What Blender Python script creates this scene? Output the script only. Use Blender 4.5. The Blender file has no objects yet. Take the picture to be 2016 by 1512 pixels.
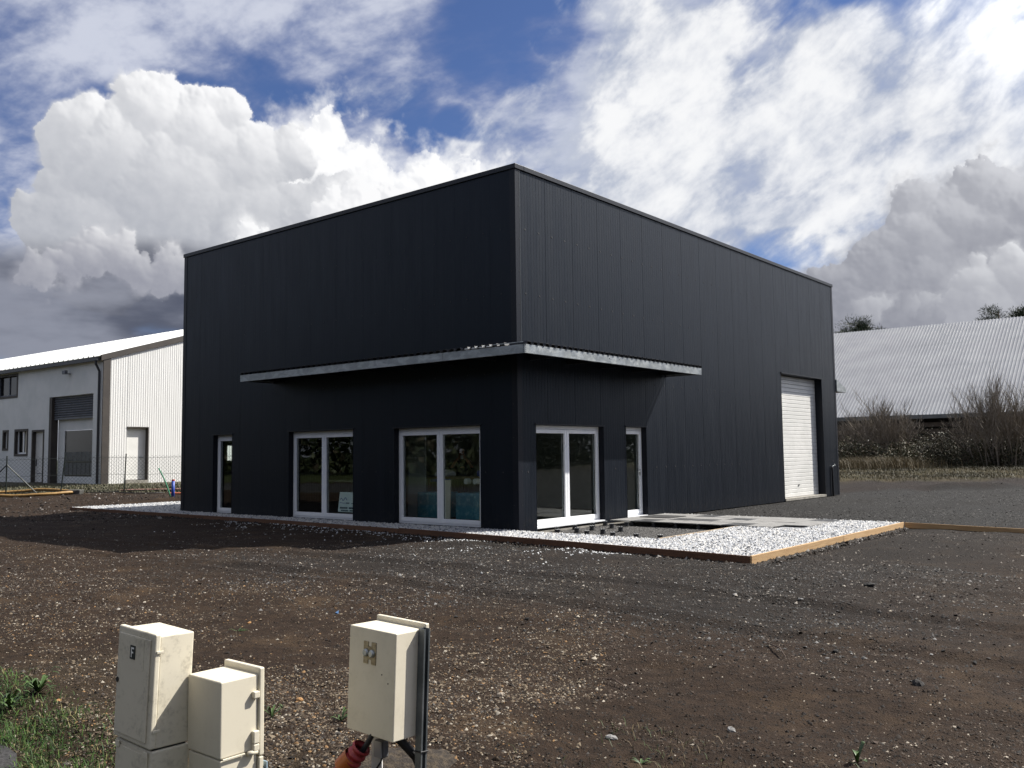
import bpy, math, random
import numpy as np
from mathutils import Vector, Matrix, Euler
random.seed(7); RNG = np.random.default_rng(7)
sc = bpy.context.scene; COL = sc.collection

# ------------------------------------------------------------------ camera
CAM = Vector((12.0265, -14.8525, 1.6)); YAW, PITCH, ROLL, FPX = 0.6866, 0.0774, -0.0123, 1765.94
_f = Vector((-math.sin(YAW)*math.cos(PITCH), math.cos(YAW)*math.cos(PITCH), math.sin(PITCH)))
_r = Vector((math.cos(YAW), math.sin(YAW), 0)); _u = _r.cross(_f)
CR = _r*math.cos(ROLL) + _u*math.sin(ROLL); CU = -_r*math.sin(ROLL) + _u*math.cos(ROLL)
cd = bpy.data.cameras.new('camera'); cam = bpy.data.objects.new('camera', cd); COL.objects.link(cam)
cd.sensor_width = 36; cd.lens = FPX/2016*36; cd.clip_start = 0.1; cd.clip_end = 3000
mw = Matrix((CR, CU, -_f)).transposed().to_4x4(); mw.translation = CAM; cam.matrix_world = mw
sc.camera = cam
R2 = Vector((math.cos(YAW), math.sin(YAW), 0)); F2 = Vector((-math.sin(YAW), math.cos(YAW), 0))
def LS(l, s, z=0.0):                       # metres right of / ahead of the standpoint -> world
    v = CAM + R2*l + F2*s; return Vector((v.x, v.y, z))
def direction(px, py): return (_f + CR*((px-1008)/FPX) - CU*((py-756)/FPX))
def azel(px, py):
    d = direction(px, py).normalized(); return math.atan2(d.dot(R2), d.dot(F2)), math.asin(d.z)

# ------------------------------------------------------------------ node helper
class NT:
    def __init__(s, tree): s.t = tree; s.N = tree.nodes; s.L = tree.links
    def n(s, typ, **kw):
        x = s.N.new(typ)
        for k, v in kw.items(): setattr(x, k, v)
        return x
    def put(s, sock, v):
        if isinstance(v, bpy.types.NodeSocket): s.L.new(v, sock)
        elif v is not None: sock.default_value = (*v, 1.0) if sock.type == 'RGBA' and len(v) == 3 else v
    def m(s, op, a, b=None, c=None, clamp=False):
        x = s.n('ShaderNodeMath', operation=op, use_clamp=clamp); s.put(x.inputs[0], a)
        if b is not None: s.put(x.inputs[1], b)
        if c is not None: s.put(x.inputs[2], c)
        return x.outputs[0]
    def v(s, op, a, b=None):
        x = s.n('ShaderNodeVectorMath', operation=op); s.put(x.inputs[0], a)
        if b is not None: s.put(x.inputs[3 if op == 'SCALE' else 1], b)
        return x.outputs['Value'] if op in ('DOT_PRODUCT', 'LENGTH', 'DISTANCE') else x.outputs[0]
    def xyz(s, a, b, c):
        x = s.n('ShaderNodeCombineXYZ'); [s.put(x.inputs[i], q) for i, q in enumerate((a, b, c))]; return x.outputs[0]
    def sep(s, a): x = s.n('ShaderNodeSeparateXYZ'); s.put(x.inputs[0], a); return x.outputs
    def noise(s, vec, scale=5, detail=4, rough=.55, dist=0, col=False, lac=2.0):
        x = s.n('ShaderNodeTexNoise'); s.put(x.inputs['Vector'], vec); s.put(x.inputs['Scale'], scale)
        x.inputs['Detail'].default_value = detail; x.inputs['Roughness'].default_value = rough
        x.inputs['Distortion'].default_value = dist; x.inputs['Lacunarity'].default_value = lac
        return x.outputs['Color' if col else 'Fac']
    def voro(s, vec, scale=5, detail=0, rough=.5, feature='F1', out='Distance'):
        x = s.n('ShaderNodeTexVoronoi', feature=feature); s.put(x.inputs['Vector'], vec); x.inputs['Scale'].default_value = scale
        x.inputs['Detail'].default_value = detail; x.inputs['Roughness'].default_value = rough
        return x.outputs[out]
    def ramp(s, x, a, b, lo=0., hi=1., smooth=True):
        r = s.n('ShaderNodeMapRange', interpolation_type='SMOOTHSTEP' if smooth else 'LINEAR'); s.put(r.inputs[0], x)
        for i, q in zip((1, 2, 3, 4), (a, b, lo, hi)): s.put(r.inputs[i], q)
        return r.outputs[0]
    def mix(s, fac, a, b, blend='MIX'):
        x = s.n('ShaderNodeMix', data_type='RGBA', blend_type=blend); s.put(x.inputs[0], fac)
        for i, q in ((6, a), (7, b)): s.put(x.inputs[i], (*q, 1) if isinstance(q, tuple) and len(q) == 3 else q)
        return x.outputs[2]
    def bump(s, h, strength=.3, dist=.01, normal=None):
        x = s.n('ShaderNodeBump'); s.put(x.inputs['Height'], h); x.inputs['Strength'].default_value = strength
        x.inputs['Distance'].default_value = dist
        if normal is not None: s.put(x.inputs['Normal'], normal)
        return x.outputs[0]

# ------------------------------------------------------------------ world, sun, exposure
SUN = Vector((0.48, 0.83, 1.0)).normalized()
SUN_EL = math.asin(SUN.z); SUN_AZ = math.atan2(SUN.x, SUN.y)        # clockwise from +Y
SUN_REL = math.atan2(SUN.dot(R2), SUN.dot(F2))                      # sun's bearing right of the view
world = bpy.data.worlds.new('World'); sc.world = world; world.use_nodes = True
w = NT(world.node_tree); w.N.clear()
# ---- cloud picture computed here (no file): colour + cover over azimuth (x) and elevation (y), in units of 1/FPX rad
def _perlin(x, y, seed):
    x = x.astype(np.float32); y = y.astype(np.float32)
    ix = np.floor(x); iy = np.floor(y); fx = x-ix; fy = y-iy; ix = ix.astype(np.int32); iy = iy.astype(np.int32)
    perm = np.random.default_rng(seed).permutation(256).astype(np.int32); ang = np.random.default_rng(seed+99).random(256).astype(np.float32)*6.2832
    gx, gy = np.cos(ang), np.sin(ang)
    def g(dx, dy):
        h = perm[(perm[(ix+dx) & 255] + iy+dy) & 255]; return gx[h]*(fx-dx) + gy[h]*(fy-dy)
    u = fx*fx*fx*(fx*(fx*6-15)+10); v = fy*fy*fy*(fy*(fy*6-15)+10)
    a = g(0, 0); a += u*(g(1, 0)-a); b = g(0, 1); b += u*(g(1, 1)-b)
    return (a + v*(b-a))*1.45
def _fbm(x, y, oct_, seed, gain=.52):
    o = 0; a = 1.
    for k in range(oct_): o = o + a*_perlin(x*2.03**k+7.3*k, y*2.03**k-3.1*k, seed+k); a *= gain
    return o
def _ss(x, a, b): t = np.clip((x-a)/(b-a), 0, 1); return t*t*(3-2*t)
def _blur(a, r):
    for ax in (0, 1):
        for _ in range(2):
            p = np.pad(a, [(r+1, r) if i == ax else (0, 0) for i in (0, 1)], mode='edge'); c = np.cumsum(p, axis=ax, dtype=np.float64)
            a = ((np.take(c, range(2*r+1, c.shape[ax]), ax) - np.take(c, range(0, c.shape[ax]-2*r-1), ax))/(2*r+1)).astype(np.float32)
    return a
def _ell(X, Y, cells):
    o = np.full(X.shape, -9., np.float32)
    for px, py, rx, ry in cells:
        a, e = azel(px, py); o = np.maximum(o, 1-np.hypot((X-a*FPX)/rx, (Y-e*FPX)/ry))
    return o
def cloud_map(nx, ny, a0, a1, e0, e1, fine):
    az = (np.linspace(a0, a1, nx, dtype=np.float32))*FPX; el = np.linspace(e0, e1, ny, dtype=np.float32)*FPX
    X, Y = np.meshgrid(az, el); px = (a1-a0)*FPX/nx
    C = np.zeros((ny, nx, 3), np.float32); A = np.zeros((ny, nx), np.float32)
    def over(alpha, col):
        nonlocal C, A
        alpha = np.clip(alpha, 0, 1).astype(np.float32); col = np.asarray(col, np.float32)
        if col.ndim == 1: col = col[None, None, :]
        na = alpha + A*(1-alpha); C = np.where(na[..., None] > 1e-5, (col*alpha[..., None] + C*(A*(1-alpha))[..., None])/np.maximum(na, 1e-5)[..., None], col); A = na
    mixc = lambda t, a, b: np.asarray(a, np.float32) + np.clip(t, 0, 1)[..., None]*(np.asarray(b, np.float32)-np.asarray(a, np.float32))
    oc = 6 if fine else 4
    # high broken layer; coordinates flatten towards the horizon like a level deck
    k = 1/(np.maximum(np.sin(Y/FPX), 0)+.26); dx = np.sin(X/FPX)*np.cos(Y/FPX)*k; dy = np.cos(X/FPX)*np.cos(Y/FPX)*k
    c_, s_ = math.cos(.5), math.sin(.5); rx_, ry_ = dx*c_-dy*s_, dx*s_+dy*c_
    w1 = _fbm(dx*2.2, dy*2.2, 4, 3); w2 = _fbm(dx*2.2+9, dy*2.2, 4, 5)
    n1 = .75*_fbm(rx_*2.4+.12*w1, ry_*3.8+.12*w2, oc+2, 11, .60) + .35*_fbm(rx_*7.5, ry_*10, oc, 17, .6)
    gap = _ell(X+70*w1, Y+70*w2, [(985, 70, 120, 150), (1655, -10, 95, 50), (815, 250, 55, 70), (270, 190, 130, 40), (1560, 505, 120, 45), (1110, 50, 90, 60), (80, 440, 60, 25), (600, 200, 90, 40), (900, 210, 50, 40)])
    cov = _ell(X+60*w1, Y+60*w2, [(100, 130, 420, 240), (640, 150, 380, 220), (900, 300, 260, 150), (100, 330, 300, 200), (1300, 150, 300, 150)])
    d = n1*.72 + _ss(cov, -.4, .4)*.40 - _ss(gap, -.35, .5)*.62 + .10
    over(_ss(d, -.32, .95)*.90, mixc(_ss(d, -.05, .95), (.24, .28, .46), (.66, .69, .79)))
    # great bright bank on the sun's side
    bank = [(1650, 250, 560, 190), (1330, 350, 330, 190), (1950, 300, 420, 260), (1700, 110, 330, 90), (1150, 440, 260, 120), (1480, 430, 380, 110), (1330, 120, 190, 110), (2250, 200, 500, 300)]
    c_, s_ = math.cos(-.55), math.sin(-.55); u_, v_ = X*c_-Y*s_, X*s_+Y*c_
    wb = _fbm(X/190, Y/150, 4, 41); wb2 = _fbm(X/190+5, Y/150, 4, 43)
    nb = _fbm(u_/250+.12*wb, v_/120+.12*wb2, oc+2, 47, .60); nb2 = _fbm(u_/90, v_/60, oc, 53, .6)
    db = _ell(X+60*wb, Y+60*wb2, bank) + nb*.42 + nb2*.16 - _ss(gap, .0, .6)*.40 + .08
    over(_ss(db, -.55, .55)*.975, mixc(_ss(nb*.75+.45*nb2+.75*_ss(db, -.2, .8), -.60, 1.55), (.44, .49, .61), (.91, .915, .925)))
    # cumulus: heaps of balls, lit from the upper right
    def heap(cells, seed, top, base, soft, ambient, depth=2, grey=(0, 0), lump=1.0, light=(.62, .70, .05), flat=.0, n1_=13):
        rg = np.random.default_rng(seed); balls = []
        def grow(x, y, r, lv):
            balls.append((x, y, r, lv))
            if lv >= depth or r < 7: return
            for _ in range(n1_ if lv == 0 else 9):
                t = rg.uniform(-.5, math.pi+.5); q = r*rg.uniform(.25, .48); dd = r*rg.uniform(.45, .93); grow(x+dd*math.cos(t), y+dd*math.sin(t)*(1-flat), q, lv+1)
        for px_, py_, r_ in cells: a, e = azel(px_, py_); grow(a*FPX, e*FPX, r_, 0)
        if not balls: return
        x0 = min(b[0]-b[2] for b in balls)-60-soft; x1 = max(b[0]+b[2] for b in balls)+60+soft; y0 = min(b[1]-b[2] for b in balls)-60-soft; y1 = max(b[1]+b[2] for b in balls)+60+soft
        i0, i1 = np.searchsorted(az, (x0, x1)); j0, j1 = np.searchsorted(el, (y0, y1))
        if i1-i0 < 3 or j1-j0 < 3: return
        xs, ys = X[j0:j1, i0:i1], Y[j0:j1, i0:i1]
        wx = _fbm(xs/60, ys/60, oc, seed+1, .55); wy = _fbm(xs/60+4, ys/60, oc, seed+2, .55)
        xw, yw = xs+13*lump*wx, ys+13*lump*wy
        Hm = np.full(xs.shape, -1e3, np.float32); mg = 22+soft*1.6
        for bx, by, r, lv in balls:
            m0, m1 = np.searchsorted(az[i0:i1], (bx-r-mg, bx+r+mg)); q0, q1 = np.searchsorted(el[j0:j1], (by-r-mg, by+r+mg))
            if m1 <= m0 or q1 <= q0: continue
            d2 = (xw[q0:q1, m0:m1]-bx)**2 + (yw[q0:q1, m0:m1]-by)**2
            hh = np.where(d2 < r*r, np.sqrt(np.maximum(r*r-d2, 0)) + lv*2.0*r/5, -((np.sqrt(d2)-r)))
            Hm[q0:q1, m0:m1] = np.maximum(Hm[q0:q1, m0:m1], hh)
        al = _ss(Hm, -soft*.6+soft*.5*wx, soft*.6+soft*.5*wx)
        hb = _blur(np.maximum(Hm, -6), max(1, int(3.0/px))); gy_, gx_ = np.gradient(hb, px*1.0)
        hb2 = _blur(np.maximum(Hm, -6), max(1, int(11/px))); gy2, gx2 = np.gradient(hb2, px)
        gx_ = .45*gx_+.55*gx2; gy_ = .45*gy_+.55*gy2
        nn = np.sqrt(gx_**2+gy_**2+1); L = np.clip((-gx_*light[0]-gy_*light[1]+light[2])/nn, -.35, 1)
        det = _fbm(xs/24, ys/24, oc-1, seed+5)
        ev = _ss(ys, (891-grey[0]), (891-grey[1])) if grey[0] else 0.5
        lit = np.clip(ambient[0] + ambient[1]*ev + .62*np.clip(L, 0, 1)*(.35+.65*ev) + .18*np.minimum(L, 0) + .05*det, 0, 1)
        full = np.zeros_like(A); full[j0:j1, i0:i1] = al; col = np.zeros_like(C); col[j0:j1, i0:i1] = mixc(lit, base, top)
        over(full, col)
    heap([(700, 400, 90), (610, 340, 95), (830, 430, 100), (930, 420, 80), (760, 470, 120), (560, 400, 110)], 61, (.97, .97, .975), (.52, .55, .63), 75, (.45, .38), 2, (520, 300), 1.8)
    heap([(300, 240, 78), (230, 330, 105), (380, 290, 95), (330, 400, 140), (470, 340, 85), (150, 400, 75), (470, 460, 120), (200, 480, 120), (600, 480, 110), (560, 310, 45), (120, 300, 40), (640, 420, 70)], 71, (.93, .93, .94), (.40, .42, .475), 15, (.22, .36), 2, (480, 190), 1.0)
    heap([(640, 560, 110), (780, 500, 110), (520, 560, 90), (700, 440, 70), (880, 450, 60)], 77, (.93, .93, .94), (.50, .52, .58), 60, (.36, .40), 2, (600, 420), 1.6)
    # dark slab of stratus low on the left
    ns = _fbm(X/260, Y/85, oc, 81); st = _ell(X+40*ns, Y+25*ns, [(100, 610, 520, 135), (430, 620, 400, 120), (-420, 600, 600, 140), (300, 560, 300, 90)])
    over(_ss(st+.20*ns, -.02, .50)*.97, mixc(_ss(ns-.004*(Y-300), -.6, .9), (.10, .11, .15), (.27, .285, .345)))
    heap([(175, 510, 38), (225, 500, 42), (130, 525, 30), (270, 530, 30), (330, 545, 40), (385, 560, 34), (70, 540, 30)], 83, (.80, .80, .82), (.30, .31, .37), 26, (.15, .30), 2, (560, 470), 1.2)
    nl = _fbm(X/330, Y/60, oc, 87); over(_ss(Y, 175, 110)*_ss(Y, -20, 60)*_ss(nl, -.2, .6)*.6*_ss(X, 0, -300), mixc(_ss(nl, 0, 1), (.20, .215, .27), (.42, .44, .50)))
    nh = _fbm(X/420, Y/120, oc, 121); over(np.maximum(_ss(Y, 330, 150)*(.75+.25*nh)*_ss(X, -500, 300), .92*_ss(Y, 190, 60)), mixc(_ss(nh, -.5, .6), (.40, .42, .48), (.74, .75, .79)))
    # grey cumulus low on the right
    heap([(1830, 500, 90), (1750, 560, 90), (1900, 470, 85), (1990, 450, 95), (1800, 405, 42), (1690, 610, 80), (1850, 640, 150), (2000, 640, 170), (1720, 680, 110), (1890, 390, 40), (2150, 560, 190), (2350, 520, 200)], 91, (.64, .65, .69), (.26, .27, .32), 40, (.16, .32), 2, (640, 390), 1.2)
    heap([(1965, 590, 48), (1920, 560, 40), (2010, 560, 50), (1900, 600, 36), (1950, 620, 60), (1990, 540, 34), (1720, 605, 18), (1700, 610, 12), (1830, 598, 15), (1800, 600, 12)], 97, (.74, .75, .78), (.34, .35, .40), 26, (.22, .30), 2, (650, 520), 1.0)
    # the same broken cumulus goes on round the rest of the sky
    ng = _fbm(dx*1.5+3*0, dy*1.5, oc+1, 101, .55); og = _ss(np.abs(X), .66*FPX, .95*FPX); og = np.maximum(og, _ss(Y, .62*FPX, .85*FPX))
    over(_ss(ng, -.12, .25)*og*.95, mixc(_ss(ng, 0., .8), (.95, .95, .96), (.55, .57, .62)))
    # forward-scatter glow on clouds near the unseen sun, added to lift ambient light
    ca = (np.cos(Y/FPX)*np.cos(X/FPX-SUN_REL)*math.cos(SUN_EL) + np.sin(Y/FPX)*math.sin(SUN_EL))[..., None]
    C = C*(1.00 + .05*_ss(C.mean(-1, keepdims=True), .6, 1.0) + 2.6*_ss(ca, .70, 1.0))
    return C, A

def build_world():
    sky = w.n('ShaderNodeTexSky', sky_type='NISHITA'); sky.sun_disc = False
    sky.sun_elevation = SUN_EL; sky.sun_rotation = SUN_AZ; sky.air_density = 1.0; sky.dust_density = 0.6; sky.ozone_density = 2.0
    bsky = w.n('ShaderNodeBackground'); w.L.new(w.mix(1.0, sky.outputs[0], (.55, .64, .90), 'MULTIPLY'), bsky.inputs[0]); bsky.inputs[1].default_value = .05
    d = w.n('ShaderNodeTexCoord').outputs['Generated']
    az = w.m('ARCTAN2', w.v('DOT_PRODUCT', d, tuple(R2)), w.v('DOT_PRODUCT', d, tuple(F2))); el = w.m('ARCSINE', w.sep(d)[2])
    def layer(name, nx, ny, a0, a1, e0, e1, fine):
        C, A = cloud_map(nx, ny, a0, a1, e0, e1, fine)
        im = bpy.data.images.new(name, nx, ny, alpha=True, float_buffer=True); im.colorspace_settings.name = 'Non-Color'; im.alpha_mode = 'CHANNEL_PACKED'
        im.pixels.foreach_set(np.concatenate([C, A[..., None]], -1).astype(np.float32).ravel()); im.update(); im.pack()
        t = w.n('ShaderNodeTexImage', extension='EXTEND'); t.image = im
        w.put(t.inputs[0], w.xyz(w.m('MULTIPLY', w.m('SUBTRACT', az, a0), 1/(a1-a0)), w.m('MULTIPLY', w.m('SUBTRACT', el, e0), 1/(e1-e0)), 0.0)); return t
    W0 = (-.66, .66, -.04, .62)
    hi = layer('clouds_ahead', 1536, 768, *W0, True); lo = layer('clouds_around', 1024, 256, -math.pi, math.pi, -.04, math.pi/2, False)
    inside = w.m('MULTIPLY', w.ramp(w.m('ABSOLUTE', az), .655, .60), w.ramp(el, .615, .57))
    col = w.mix(inside, lo.outputs[0], hi.outputs[0]); al = w.m('ADD', w.m('MULTIPLY', lo.outputs[1], w.m('SUBTRACT', 1.0, inside)), w.m('MULTIPLY', hi.outputs[1], inside))
    bc = w.n('ShaderNodeBackground'); w.L.new(col, bc.inputs[0]); bc.inputs[1].default_value = 0.5
    mx = w.n('ShaderNodeMixShader'); w.L.new(al, mx.inputs[0]); w.L.new(bsky.outputs[0], mx.inputs[1]); w.L.new(bc.outputs[0], mx.inputs[2])
    out = w.n('ShaderNodeOutputWorld'); w.L.new(mx.outputs[0], out.inputs[0])
build_world()
world.cycles.sampling_method = 'MANUAL'; world.cycles.sample_map_resolution = 512
sl = bpy.data.lights.new('sun', 'SUN'); sl.energy = 4.6; sl.angle = math.radians(.53); sl.color = (1, .95, .87)
so = bpy.data.objects.new('sun', sl); COL.objects.link(so); so.rotation_euler = (-SUN).to_track_quat('-Z', 'Y').to_euler(); so.location = (20, 30, 40)
sc.view_settings.view_transform = 'Standard'; sc.view_settings.look = 'None'; sc.view_settings.gamma = 1.0
sc.view_settings.use_curve_mapping = False; sc.view_settings.exposure = 1.0
sc.render.engine = 'CYCLES'; sc.cycles.max_bounces = 6; sc.cycles.transparent_max_bounces = 12
sc.cycles.use_denoising = True; sc.cycles.sample_clamp_indirect = 5

# ------------------------------------------------------------------ materials
MATS = {}
def mat(name, base=(.5, .5, .5), rough=.6, metal=0., spec=.5, fn=None):
    if name in MATS: return MATS[name]
    m = bpy.data.materials.new(name); m.use_nodes = True; t = NT(m.node_tree)
    b = m.node_tree.nodes['Principled BSDF']; b.inputs['Base Color'].default_value = (*base, 1)
    b.inputs['Roughness'].default_value = rough; b.inputs['Metallic'].default_value = metal; b.inputs['Specular IOR Level'].default_value = spec
    if fn: fn(t, b)
    MATS[name] = m; return m
def geo(t): return t.n('ShaderNodeNewGeometry').outputs['Position']
def obj_co(t): return t.n('ShaderNodeTexCoord').outputs['Object']
def mottled(c1, c2, scale=3, bscale=60, bstr=.15, bdist=.003, lo=.35, hi=.65):
    def fn(t, b):
        p = geo(t); t.put(b.inputs['Base Color'], t.mix(t.ramp(t.noise(p, scale, 6, .6), lo, hi), c1, c2))
        t.put(b.inputs['Normal'], t.bump(t.noise(p, bscale, 4, .6), bstr, bdist))
    return fn
def panel_fn(t, b):
    p = geo(t); s = t.sep(p); along = t.m('ADD', s[0], s[1])
    rib = t.m('PINGPONG', t.m('MULTIPLY', along, 1/.105), .5)
    h = t.ramp(rib, .0, .07)
    oi = t.n('ShaderNodeObjectInfo').outputs['Random']
    dirt = t.noise(t.v('MULTIPLY', p, (3.5, 3.5, .35)), 1.5, 6, .6)
    f = t.m('ADD', t.m('MULTIPLY', oi, .15), t.m('MULTIPLY', dirt, .85))
    c = t.mix(t.ramp(f, .25, .75), (.0042, .0059, .0098), (.0050, .0069, .0112))
    low = t.m('MULTIPLY', t.ramp(s[2], .45, .0), t.ramp(t.noise(p, 9, 6, .65), .42, .72))
    c = t.mix(t.m('MULTIPLY', low, .4), c, (.03, .026, .022))
    b.inputs['Specular Tint'].default_value = (.72, .86, 1.0, 1)
    t.put(b.inputs['Base Color'], c); t.put(b.inputs['Roughness'], t.ramp(dirt, .3, .7, .36, .46))
    h = t.m('MULTIPLY', h, t.m('MAXIMUM', .12, t.m('ABSOLUTE', t.sep(t.n('ShaderNodeNewGeometry').outputs['Normal'])[0])))
    t.put(b.inputs['Normal'], t.bump(h, .9, .007, t.bump(t.noise(p, 2.2, 3, .5), .12, .02)))
M_PANEL = mat('anthracite_panel', rough=.4, spec=.22, fn=panel_fn)
M_TRIM = mat('anthracite_trim', rough=.42, spec=.25, fn=mottled((.0038, .0056, .0104), (.0046, .0064, .0114), 2, 30, .05))
M_COPE = mat('grey_coping', rough=.42, spec=.3, fn=mottled((.0085, .0108, .0155), (.011, .0133, .018), 2, 30, .05))
M_PVC = mat('white_pvc', rough=.35, fn=mottled((.74, .76, .78), (.80, .81, .82), 2, 40, .03))
M_SEAL = mat('black_gasket', (.012, .012, .013), .6)
M_GALV = mat('galvanised', rough=.42, metal=.75, fn=lambda t, b: (lambda p: (
    t.put(b.inputs['Base Color'], t.mix(t.ramp(t.noise(t.v('MULTIPLY', p, (1, 1, 2.2)), 3.2, 7, .7, .6), .42, .62), (.27, .29, .295), (.40, .425, .43))),
    t.put(b.inputs['Roughness'], t.ramp(t.noise(p, 4, 6, .7), .35, .65, .32, .6))))(geo(t)))
M_DARKMETAL = mat('dark_metal', rough=.45, metal=.3, fn=mottled((.010, .011, .013), (.018, .019, .021), 4, 40, .1))
M_DOORW = mat('white_door', rough=.4, fn=mottled((.60, .60, .575), (.67, .665, .64), 1.5, 30, .04))
M_CONC = mat('concrete', rough=.85, fn=mottled((.18, .17, .145), (.28, .265, .235), 4, 60, .3, .006))
M_INT = mat('interior_plaster', rough=.9, fn=mottled((.26, .28, .27), (.34, .36, .34), 1.2, 40, .05))
M_FLOORI = mat('interior_floor', rough=.6, fn=mottled((.10, .09, .08), (.16, .145, .13), 2, 30, .1))
M_TEAL = mat('teal_foil', rough=.35, fn=mottled((.03, .17, .23), (.16, .32, .33), 9, 30, .5, .02, .45, .75))
M_CREAM = mat('cream_board', rough=.6, fn=mottled((.55, .52, .40), (.62, .58, .46), 3, 40, .05))
M_BLUE = mat('blue_cloth', rough=.7, fn=mottled((.06, .08, .30), (.09, .12, .42), 8, 40, .3))
M_WHITEI = mat('white_plastic', rough=.5, fn=mottled((.70, .72, .70), (.8, .8, .78), 8, 60, .2))
M_BROWNW = mat('brown_bench_wood', rough=.7, fn=mottled((.09, .05, .035), (.14, .085, .055), 6, 60, .2))
def glass_fn(m):
    t = NT(m.node_tree); t.N.clear()
    tr = t.n('ShaderNodeBsdfTransparent'); tr.inputs[0].default_value = (.93, .96, .95, 1)
    gl = t.n('ShaderNodeBsdfGlossy'); gl.inputs['Roughness'].default_value = .015; gl.inputs['Color'].default_value = (.95, .97, .96, 1)
    g_ = t.n('ShaderNodeNewGeometry'); cs = t.m('ABSOLUTE', t.v('DOT_PRODUCT', g_.outputs['Normal'], g_.outputs['Incoming']))
    fr = t.m('ADD', .04, t.m('MULTIPLY', .96, t.m('POWER', t.m('SUBTRACT', 1.0, cs), 5.0)))
    p = geo(t); t.put(gl.inputs['Normal'], t.bump(t.noise(p, .9, 2, .5), .06, .05))
    mx = t.n('ShaderNodeMixShader'); t.put(mx.inputs[0], fr); t.L.new(tr.outputs[0], mx.inputs[1]); t.L.new(gl.outputs[0], mx.inputs[2])
    o = t.n('ShaderNodeOutputMaterial'); t.L.new(mx.outputs[0], o.inputs[0])
M_GLASS = bpy.data.materials.new('window_glass'); M_GLASS.use_nodes = True; glass_fn(M_GLASS)

# ------------------------------------------------------------------ mesh helper
class MB:
    def __init__(s): s.v = []; s.f = []
    def face(s, pts): n = len(s.v); s.v += [tuple(p) for p in pts]; s.f.append(tuple(range(n, n+len(pts)))); return s
    def box(s, x0, x1, y0, y1, z0, z1):
        if x0 > x1: x0, x1 = x1, x0
        if y0 > y1: y0, y1 = y1, y0
        n = len(s.v); s.v += [(x, y, z) for z in (z0, z1) for (x, y) in ((x0, y0), (x1, y0), (x1, y1), (x0, y1))]
        s.f += [tuple(n+i for i in q) for q in ((3, 2, 1, 0), (4, 5, 6, 7), (0, 1, 5, 4), (1, 2, 6, 5), (2, 3, 7, 6), (3, 0, 4, 7))]; return s
    def obox(s, o, ax, ay, az_):            # oriented box: corner + three edge vectors
        o, ax, ay, az_ = map(Vector, (o, ax, ay, az_)); n = len(s.v)
        if ax.cross(ay).dot(az_) < 0: o, ax = o+ax, -ax
        s.v += [tuple(o+k+z) for z in (Vector(), az_) for k in (Vector(), ax, ax+ay, ay)]
        s.f += [tuple(n+i for i in q) for q in ((3, 2, 1, 0), (4, 5, 6, 7), (0, 1, 5, 4), (1, 2, 6, 5), (2, 3, 7, 6), (3, 0, 4, 7))]; return s
    def prism(s, poly, vec, cap=True):      # polygon of 3d points extruded by vec
        n = len(s.v); k = len(poly); vec = Vector(vec); poly = [Vector(q) for q in poly]
        s.v += [tuple(q) for q in poly] + [tuple(q+vec) for q in poly]
        for i in range(k): j = (i+1) % k; s.f.append((n+i, n+j, n+k+j, n+k+i))
        if cap: s.f += [tuple(range(n+k-1, n-1, -1)), tuple(range(n+k, n+2*k))]
        return s
    def tube(s, pts, rad, seg=8, cap=True):
        pts = [Vector(q) for q in pts]; rad = rad if isinstance(rad, (list, tuple)) else [rad]*len(pts)
        n0 = len(s.v); prev = None
        for i, q in enumerate(pts):
            d = (pts[min(i+1, len(pts)-1)] - pts[max(i-1, 0)]).normalized()
            a = prev if prev is not None else (Vector((0, 0, 1)) if abs(d.z) < .9 else Vector((1, 0, 0)))
            a = (a - d*a.dot(d)).normalized(); b = d.cross(a); prev = a
            for k in range(seg):
                t = 2*math.pi*k/seg; s.v.append(tuple(q + (a*math.cos(t)+b*math.sin(t))*rad[i]))
        for i in range(len(pts)-1):
            for k in range(seg):
                k2 = (k+1) % seg; a0 = n0+i*seg; s.f.append((a0+k, a0+k2, a0+seg+k2, a0+seg+k))
        if cap:
            s.f.append(tuple(n0+k for k in reversed(range(seg)))); e = n0+(len(pts)-1)*seg; s.f.append(tuple(e+k for k in range(seg)))
        return s
    def build(s, name, m, parent=None, smooth=False, bevel=0., segs=2):
        me = bpy.data.meshes.new(name); me.from_pydata(s.v, [], s.f); me.update()
        if m: me.materials.append(m)
        if smooth: me.shade_smooth()
        o = bpy.data.objects.new(name, me); COL.objects.link(o)
        if parent: attach(o, parent)
        if bevel: md = o.modifiers.new('bevel', 'BEVEL'); md.width = bevel; md.segments = segs; md.limit_method = 'ANGLE'
        return o
def world_m(o):
    m = Matrix.LocRotScale(o.location, o.rotation_euler, o.scale)
    return (world_m(o.parent) @ o.matrix_parent_inverse @ m) if o.parent else m
def attach(o, parent): o.parent = parent; o.matrix_parent_inverse = world_m(parent).inverted()
def tag(o, label, cat, group=None, kind=None):
    o['label'] = label
    if cat: o['category'] = cat
    if group: o['group'] = group
    if kind: o['kind'] = kind
    return o
def thing(name, loc, label, cat, group=None):
    e = bpy.data.objects.new(name, None); COL.objects.link(e); e.location = loc; e.empty_display_size = .2
    return tag(e, label, cat, group)
def part_empty(name, loc, parent): 
    e = bpy.data.objects.new(name, None); COL.objects.link(e); e.location = loc; e.empty_display_size = .1; attach(e, parent); return e
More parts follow.
